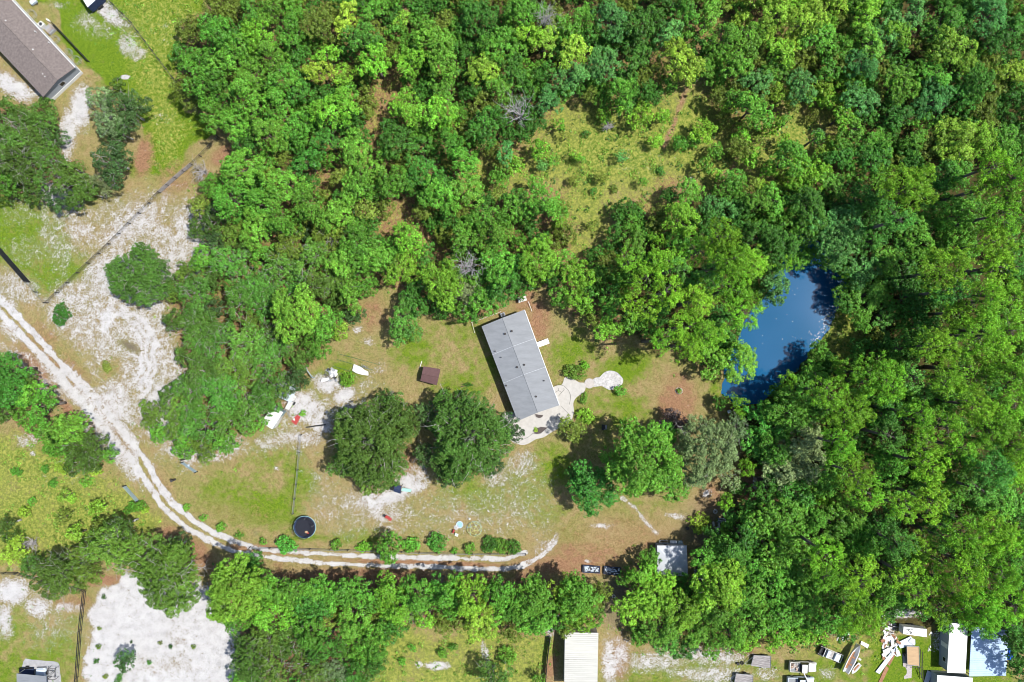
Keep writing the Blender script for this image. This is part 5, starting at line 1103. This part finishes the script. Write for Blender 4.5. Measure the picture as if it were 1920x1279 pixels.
# pump table above the house
p = at(979,561,.8); t = thing('work_table', 'white littered table standing on the grass above the grey-roofed house', 'table', (p.x,p.y,0))
MB().box(p.x,p.y,.74,.8,1.6,.95,R(17)).build('table_top', M['offwhite'], t)
for dx, dy in ((-.7,-.4),(.7,-.4),(.7,.4),(-.7,.4)):
    X, Y = p.x+dx*math.cos(R(17))-dy*math.sin(R(17)), p.y+dx*math.sin(R(17))+dy*math.cos(R(17)); MB().tube((X,Y,0),(X,Y,.74),.035).build('leg', M['galv'], t)
rng = np.random.default_rng(1); mb = MB(); m2 = MB()
for i in range(9): (mb if i%2 else m2).box(p.x+rng.uniform(-.6,.6),p.y+rng.uniform(-.35,.35),.8,.88+.2*rng.random(),.2,.15,rng.random()*3)
tag(mb.build('clutter', M['white'], None, (p.x,p.y,.8)), 'white odds and ends on the littered table', 'clutter'); tag(m2.build('clutter', M['steel'], None, (p.x,p.y,.8)), 'dark odds and ends on the littered table', 'clutter')
# ---------------------------------------------------------------- play things on the lawn
p = at(571.2,988.6,.9); t = thing('trampoline', 'round black trampoline with a safety net near the driveway', 'trampoline', (p.x,p.y,0))
MB().cyl(p.x,p.y,.86,.88,1.72,1.72,48).build('jumping_mat', M['mesh'], t); MB().torus((p.x,p.y,.88),1.9,.15,48,6).build('frame_pad', M['navy'], t); MB().torus((p.x,p.y,.9),2.06,.05,48,6).build('frame', M['aqua'], t)
for i in range(6):
    a_ = i*1.047+.3; X, Y = p.x+2.02*math.cos(a_), p.y+2.02*math.sin(a_); MB().tube((X,Y,0),(X,Y,.88),.035).build('leg', M['galv'], t); MB().path([(X,Y,.9),(X,Y,2.3),(p.x+1.85*math.cos(a_),p.y+1.85*math.sin(a_),2.65)],.03).build('net_pole', M['steel'], t)
nm_ = MB()
for i in range(72): a_ = i*6.2832/72; nm_.tube((p.x+1.95*math.cos(a_),p.y+1.95*math.sin(a_),.9),(p.x+1.85*math.cos(a_),p.y+1.85*math.sin(a_),2.6),.006,.006,3)
for z in np.linspace(1.0,2.6,14): nm_.torus((p.x,p.y,z),1.95-.06*(z-.9),.007,40,3)
nm_.build('safety_net', M['mesh'], t)
for x, y, s, m, lab in ((574,998,.32,'ply','tan toy lying on the black trampoline'),(577,1000,.22,'red','small red toy lying on the black trampoline')):
    q = at(x,y,1.0); single(MB().dome((q.x,q.y,.88),s,s*.75,.2,12,4), 'toy', lab, 'toy', M[m], (q.x,q.y,.88))
p = at(889.4,993,.6); t = thing('dome_climber', 'round climbing dome of yellow and aqua bars on the lawn', 'climbing dome', (p.x,p.y,0)); bars = {'lime':MB(),'aqua':MB()}
rings = [(1.42,0,10,0),(1.28,.62,10,.314),(.82,1.08,5,0),(.0,1.3,1,0)]; PTS = [[(p.x+r*math.cos(o_+6.2832*i/n),p.y+r*math.sin(o_+6.2832*i/n),z) for i in range(n)] for r, z, n, o_ in rings]
def bb(k, a_, b_): bars[k].tube(a_, b_, .03, .03, 5)
for i in range(10):
    bb('aqua', PTS[0][i], PTS[0][(i+1)%10]); bb('lime', PTS[1][i], PTS[1][(i+1)%10]); bb('lime', PTS[0][i], PTS[1][i]); bb('aqua', PTS[0][(i+1)%10], PTS[1][i]); bb('aqua', PTS[1][i], PTS[2][((i+1)//2)%5])
for i in range(5): bb('lime', PTS[2][i], PTS[2][(i+1)%5]); bb('lime', PTS[2][i], PTS[3][0])
bars['lime'].build('yellow_bars', M['lime'], t); bars['aqua'].build('aqua_bars', M['aqua'], t)
p = at(861.7,984,.2); t = thing('paddling_pool', 'round sky blue paddling pool beside the climbing dome', 'paddling pool', (p.x,p.y,0)); MB().cyl(p.x,p.y,.0,.06,.6,.62,28).build('floor', M['poolblue'], t); MB().torus((p.x,p.y,.14),.60,.075,30,8).build('rim', M['bluewhite'], t)
p = at(855.5,989,.1); single(MB().cyl(p.x,p.y,0,.09,.45,.47,24), 'sandbox', 'sand-coloured round lid half under the sky blue pool', 'sandbox', M['stone'], (p.x-.1,p.y,0))
p = at(880,973.5,.3); single(MB().dome((p.x,p.y,.0),.26,.2,.42,14,5).cyl(p.x,p.y,.38,.46,.08,.08,8), 'bucket', 'small white bucket above the climbing dome', 'bucket', M['white'], (p.x,p.y,0))
p = at(850,997,.4); t = thing('toy_car', 'red ride-on toy left of the climbing dome', 'toy', (p.x,p.y,0)); MB().box(p.x,p.y,.12,.4,.75,.42,R(65),.85).build('body', M['red'], t, bevel=.06); MB().box(p.x-.02,p.y-.12,.38,.6,.3,.34,R(65),.8).build('seat', M['red'], t, bevel=.04)
for dx, dy in ((-.22,-.22),(.22,-.22),(.2,.25),(-.2,.25)): MB().torus((p.x+dx,p.y+dy,.11),.08,.04,12,5,(1,.3,0)).build('wheel', M['black'], t)
p = at(856,1003,.3); t = thing('toy_table', 'small white and blue toy table next to the red ride-on toy', 'toy', (p.x,p.y,0)); MB().box(p.x,p.y,.3,.36,.62,.5,R(-25)).build('table_top', M['white'], t, bevel=.03); MB().box(p.x,p.y+.03,.36,.42,.3,.22,R(-25)).build('tray', M['poolblue'], t)
for dx, dy in ((-.22,-.15),(.22,-.22),(.22,.15),(-.22,.22)): MB().tube((p.x+dx,p.y+dy,0),(p.x+dx,p.y+dy,.3),.03).build('leg', M['white'], t)
# swing tower with blue canvas and slide
K = [at(740,909,2.1), at(753.5,911,2.1), at(751,926,2.1), at(738,921.5,2.1)]; cen = sum(K, Vector())/4; t = thing('playset', 'dark blue canvas-roofed play tower below the huge left oak', 'playset', (cen.x,cen.y,0))
e0, e1 = (K[0]+K[1])/2+Vector((0,0,.35)), (K[3]+K[2])/2+Vector((0,0,.35)); e0, e1 = (K[0]+K[3])/2, (K[1]+K[2])/2; e0.z = e1.z = 2.4
MB().slab([K[0],K[1],e1,e0],.03).slab([e0,e1,K[2],K[3]],.03).build('canopy', M['navy'], t)
for k in K: MB().box(k.x+(cen.x-k.x)*.1,k.y+(cen.y-k.y)*.1,0,2.08,.09,.09,.1).build('post', M['darkwood'], t)
MB().prism([(k.x,k.y) for k in [cen+(k-cen)*.85 for k in K]],1.05,1.12).build('platform', M['ply'], t)
a_, b_ = at(753,917.5,1.1), at(771,920,.1); f = Vector((-(b_-a_).y,(b_-a_).x,0)).normalized()*.26; mb = MB().slab([a_-f,b_-f,b_+f,a_+f],.04)
for s in (-1,1): mb.tube(a_+f*s+Vector((0,0,.08)), b_+f*s+Vector((0,0,.08)), .05)
mb.build('slide', M['teal'], t); a_ = at(744,905,1.9); MB().tube(K[0]-Vector((0,0,.1)), at(747,902,1.9), .05).build('swing_beam', M['darkwood'], t)
p = at(728,971,.4); an = R(-38); t = thing('lounge_chair', 'red reclined lawn chair with a black head end', 'chair', (p.x,p.y,0)); ca, sa = math.cos(an), math.sin(an)
T2 = lambda x, y, z: Vector((p.x+x*ca-y*sa, p.y+x*sa+y*ca, z))
MB().slab([T2(-.2,-.28,.4),T2(.7,-.28,.42),T2(.7,.28,.42),T2(-.2,.28,.4)],.04).build('seat', M['red'], t); MB().slab([T2(-.62,-.28,.75),T2(-.2,-.28,.42),T2(-.2,.28,.42),T2(-.62,.28,.75)],.04).build('backrest', M['red'], t); MB().slab([T2(-.8,-.26,.88),T2(-.6,-.26,.77),T2(-.6,.26,.77),T2(-.8,.26,.88)],.05).build('headrest', M['black'], t)
for x in (-.25,.6):
    for y in (-.27,.27): MB().tube(T2(x,y,0),T2(x,y,.42),.025).build('leg', M['steel'], t)
# black raised beds
for pts, lab, sd in (([(1093,1060),(1124.6,1062.5),(1124,1075),(1092.5,1073)],'left of the two black framed beds covered with white litter',1),([(1133,1062),(1164,1065),(1163,1079),(1132,1076)],'right of the two black framed beds, in tree shade',2)):
    P = [at(*q,.4) for q in pts]; cen = sum(P, Vector())/4; t = thing('raised_bed', lab, 'raised bed', (cen.x,cen.y,0), 'black framed raised beds'); MB().prism([(q.x,q.y) for q in P],0,.32).build('soil', M['black'], t)
    mb = MB()
    for i in range(4): mb.tube(P[i],P[(i+1)%4],.07,.07,6)
    mb.build('frame', M['navy'], t); rng = np.random.default_rng(sd); mb = MB()
    for i in range(60):
        u, v = rng.uniform(.08,.92), rng.uniform(.15,.85); q = lerp(lerp(P[0],P[1],u),lerp(P[3],P[2],u),v); mb.box(q.x,q.y,.32,.34+.03*rng.random(),.1+.25*rng.random(),.06+.12*rng.random(),rng.random()*3)
    mb.build('litter', M['bluewhite'], t)
# things by the garage and in the shade
p = at(1244.5,1016,.5); t = thing('cart', 'two-wheeled cart leaning on the top wall of the garage', 'cart', (p.x,p.y,0)); MB().path([(p.x-.8,p.y+.2,.5),(p.x+.8,p.y+.2,.5),(p.x+.8,p.y-.2,.5),(p.x-.8,p.y-.2,.5),(p.x-.8,p.y+.2,.5)],.04).build('frame', M['galv'], t)
for s in (-.38,.38): MB().torus((p.x+s,p.y-.1,.35),.3,.06,18,6,(.05,.35,.9)).build('wheel', M['black'], t)
p = at(1263,1016.5,.6); single(MB().box(p.x,p.y,0,.55,1.2,.45,0).box(p.x,p.y,.55,.6,1.25,.5,0), 'crate', 'white lidded crate in the middle of the garage top wall', 'crate', M['white'], (p.x,p.y,0))
p = at(1275.5,1018,.6); single(MB().box(p.x,p.y,0,.6,.85,.6,0).box(p.x,p.y,.6,.65,.9,.2,0).box(p.x,p.y,.6,.64,.2,.64,0), 'crate', 'grey-green crate at the right end of the garage top wall', 'crate', M['copper'], (p.x,p.y,0))
p = at(1289,990.6,.4); single(MB().cyl(p.x,p.y,0,.5,.27,.33,18).torus((p.x,p.y,.5),.32,.03,18,5), 'bucket', 'black bucket beside the light yellow-green bush', 'bucket', M['black'], (p.x,p.y,0))
p = at(1341.7,959.5,.3); single(MB().torus((p.x,p.y,.16),.34,.08,24,8).torus((p.x,p.y,.16),.16,.04,20,6), 'tyre', 'white-ringed tyre lying in the tree shade above the bench frame', 'tyre', M['offwhite'], (p.x,p.y,0), 'loose tyres')
p = at(1151,1119,.3); single(MB().torus((p.x,p.y,.14),.28,.07,24,8), 'tyre', 'pale round tyre in the deep shade below the black framed beds', 'tyre', M['offwhite'], (p.x,p.y,0), 'loose tyres')
p = at(1354,976,.5); t = thing('bench_frame', 'white bench frame with slats in the shade left of the woods', 'bench', (p.x,p.y,0))
for k in range(3): MB().box(p.x,p.y+.35-.3*k,.45,.5,1.5,.10,.12).build('slat', M['bluewhite'], t)
for s in (-.65,.65): MB().box(p.x+s,p.y+.05,0,.46,.08,.9,.12).build('leg', M['steel'], t)
p = at(1131,801,.6); t = thing('grill', 'black barbecue grill standing in the shade left of the big lawn tree', 'grill', (p.x,p.y,0)); MB().tube((p.x,p.y-.5,.8),(p.x,p.y+.5,.8),.32,.32,16).build('barrel', M['black'], t, bevel=.02)
for dx, dy in ((-.25,-.4),(.25,-.4),(.25,.4),(-.25,.4)): MB().tube((p.x+dx,p.y+dy,0),(p.x+dx*.7,p.y+dy,.6),.03).build('leg', M['steel'], t)
MB().tube((p.x+.1,p.y-.3,1.05),(p.x+.1,p.y-.3,1.5),.06).build('chimney', M['steel'], t); MB().box(p.x+.5,p.y,.72,.76,.35,.8).build('shelf', M['steel'], t)
p = at(1273,733,.1); mb = MB(); rng = np.random.default_rng(2)
for i in range(13): a_ = i*.483; mb.dome((p.x+.62*math.cos(a_),p.y+.55*math.sin(a_),-.02),.15+.06*rng.random(),.13,.16,7,3)
single(mb, 'stone_ring', 'ring of pale stones on the lawn far right of the house', 'stone ring', M['stone'], (p.x,p.y,0))
p = at(1367,772,.4); t = thing('lawn_chair', 'pale lawn chair in the shade by the lower end of the pond', 'chair', (p.x,p.y,0)); MB().box(p.x,p.y,.38,.43,.55,.5,.5).build('seat', M['bluewhite'], t); MB().box(p.x+.2,p.y+.12,.43,.95,.06,.5,.5).build('backrest', M['white'], t)
for dx, dy in ((-.2,-.2),(.2,-.2),(.2,.2),(-.2,.2)): MB().tube((p.x+dx,p.y+dy,0),(p.x+dx,p.y+dy,.4),.02).build('leg', M['white'], t)
# ---------------------------------------------------------------- fences and gates
def fence(name, label, pts, h, sp, m, kind='wire', post='darkwood', cat='fence', rails=3, thick=.05):
    P = [at(*q, 0) for q in pts]; c_ = P[0]; t = thing(name, label, cat, (c_.x,c_.y,0)); wires = MB(); posts = []
    for a_, b_ in zip(P[:-1], P[1:]):
        L = (b_-a_).length; n = max(1, round(L/sp)); up = Vector((0,0,1))
        for i in range(n+1): posts.append(lerp(a_,b_,i/n))
        if kind == 'wire':
            for z in np.linspace(.1,h,5): wires.tube(a_+up*z, b_+up*z, .010 if z < h-.01 else .04, None, 4)
            for i in range(int(L/.5)): q = lerp(a_,b_,i*.5/L); wires.tube(q+up*.08, q+up*h, .005, None, 3)
        elif kind == 'panel': wires.slab([a_+up*h, b_+up*h, b_+up*h+Vector((.04,.04,0)), a_+up*h+Vector((.04,.04,0))], h-.1)
        else:
            ang = math.atan2(b_.y-a_.y,b_.x-a_.x); mid_ = (a_+b_)/2
            for k in range(rails): z = h-.06-(h-.3)*k/max(1,rails-1); wires.box(mid_.x,mid_.y,z-.07,z+.07,L,thick,ang)
    wires.build({'wire':'wire_mesh','panel':'screen','rail':'rails'}[kind], M[m], t); q0 = []
    for q in posts[:95]:
        if any((q-w_).length < .3 for w_ in q0): continue
        q0.append(q); MB().tube((q.x,q.y,-.1),(q.x,q.y,h+.08),.075 if kind != 'rail' else .07,None,7).build('post', M[post], t)
    return t
fence('wire_fence', 'dark wire fence running down the right side of the upper-left lawn', [(196,-8),(247,43),(300,113),(352,181),(412,259)], 1.3, 2.4, 'darkwood')
fence('wire_fence', 'wire fence crossing the sandy ground from the lawn corner to the driveway', [(410,262),(362,310)], 1.3, 2.4, 'darkwood'); fence('wire_fence', 'lower stretch of wire fence over sand, ending at the corner by the driveway', [(302,362),(208,458),(150,512),(92,568)], 1.3, 2.6, 'darkwood')
fence('board_gate', 'grey board gate set in the fence between lawn corner and sand', [(362,310),(332,335),(302,362)], 1.5, 2.0, 'wood', 'rail', rails=5, cat='gate')
fence('wire_fence', 'short wire fence between the black screen and the fence corner', [(90,568),(72,548),(57,529)], 1.4, 2.2, 'steel')
fence('screen_fence', 'black screened fence beside the driveway at the left edge', [(57,529),(28,496),(-15,447)], 1.9, 2.4, 'mesh', 'panel')
fence('garden_fence', 'short black fence on the grass beside the brown-roofed house', [(103,47),(168,116)], 1.0, 1.6, 'black', 'rail', rails=4, thick=.08)
fence('board_fence', 'black three-rail fence between the mown field and the bare sandy lot', [(162,1108),(154,1180),(146,1290)], 1.3, 2.4, 'black', 'rail', rails=3)
fence('board_fence', 'black fence under the trees along the top of the lower left field', [(-8,1072),(34,1073),(160,1106)], 1.2, 2.4, 'darkwood', 'rail', rails=3)
fence('board_fence', 'dark board fence left of the ribbed white building', [(1031,1192),(1026,1230),(1021,1295)], 1.6, 1.8, 'darkwood', 'rail', rails=7)
fence('wire_fence', 'thin wire fence behind the row of bushes by the driveway', [(470,1025),(620,1029),(820,1036),(985,1038)], 1.0, 3.5, 'steel')
fence('wire_fence', 'thin wire fence crossing the lawn above the trampoline', [(566,815),(560,880),(551,962)], 1.1, 3.0, 'steel')
fence('boundary_rail', 'low white rail on the grass at the upper left of the house', [(890,623),(885,604.5),(904,598),(923,591),(939,585)], .45, 1.6, 'offwhite', 'rail', 'white', rails=1)
def tube_gate(label, q0, q1, h=1.3):
    a_, b_ = at(*q0,0), at(*q1,0); t = thing('farm_gate', label, 'gate', (a_.x,a_.y,0), 'tube gates along the driveway'); up = Vector((0,0,1)); mb = MB()
    for k in range(6): mb.tube(a_+up*(.25+k*(h-.25)/5), b_+up*(.25+k*(h-.25)/5), .035)
    for f_ in (0,.33,.66,1): q = lerp(a_,b_,f_); mb.tube(q+up*.25, q+up*h, .035)
    mb.build('tube_frame', M['copper'], t)
    for q in (a_,b_): MB().tube(q-up*.1, q+up*(h+.25), .08, None, 8).build('gate_post', M['darkwood'], t)
tube_gate('long tube gate standing open left of the driveway', (237,910), (262,938)); tube_gate('long tube gate standing open right of the driveway', (345,866), (371,884))
p = at(321,902,1.5); single(MB().cyl(p.x,p.y,0,1.5,.2,.19,16).dome((p.x,p.y,1.5),.26,.26,.1,16,4), 'gate_post', 'thick round wooden post between the driveway and right tube gate', 'post', M['darkwood'], (p.x,p.y,0))
bar('post', 'leaning dark pole beside the upper end of the right tube gate', (338,864), (345,862), 1.6, 1.8, .08, 'darkwood', 'post', legs=True)
p = at(351,874,.5); single(MB().box(p.x,p.y,.0,.45,.6,.4,.3).box(p.x,p.y,.45,.5,.64,.44,.3), 'box', 'small white box at the foot of the right tube gate', 'box', M['bluewhite'], (p.x,p.y,0))
# carport with a truck under it, lower left
flat('concrete_pad', smooth([(44,1240),(60,1237),(85,1239),(108,1242),(112,1256),(110,1300),(42,1300)],3), -.05, .05, M['greyconc'])
flat_roof('carport', 'small grey ribbed carport roof at the bottom left edge', 'carport', [(31,1263),(86,1268),(86,1330),(30,1325)], 2.6, 'grey_roof', 'siding', rib=0, walls=False)
pickup('pickup_truck', 'pale blue pickup nosing out from under the small grey carport', 74, 1281, R(92), M['bluewhite'], load=False)
p = at(50,1262,.5); t = thing('utility_trailer', 'dark utility trailer beside the pale blue pickup under the carport', 'trailer', (p.x,p.y,0)); MB().box(p.x,p.y,.45,.6,2.6,1.9,0).build('deck', M['navy'], t)
for s in (-1,1): MB().box(p.x,p.y+s*.93,.6,.95,2.6,.06).build('side_panel', M['black'], t); MB().tube((p.x,p.y+s*1.0,.32),(p.x,p.y+s*1.18,.32),.32,None,16).build('wheel', M['tyre'], t)
p = at(99,1262,.8); t = thing('steel_rack', 'thin steel rack on the concrete pad right of the small grey carport', 'rack', (p.x,p.y,0)); mb = MB()
for a_ in range(4): x0, y0 = [(-.7,-1),(.7,-1),(.7,1),(-.7,1)][a_]; x1, y1 = [(-.7,-1),(.7,-1),(.7,1),(-.7,1)][(a_+1)%4]; mb.tube((p.x+x0,p.y+y0,0),(p.x+x0,p.y+y0,1.2),.04); mb.tube((p.x+x0,p.y+y0,1.2),(p.x+x1,p.y+y1,1.2),.04); mb.tube((p.x+x0,p.y+y0,1.2),(p.x,p.y,.5),.03)
mb.build('frame', M['darkwood'], t)
bpy.context.view_layer.update()
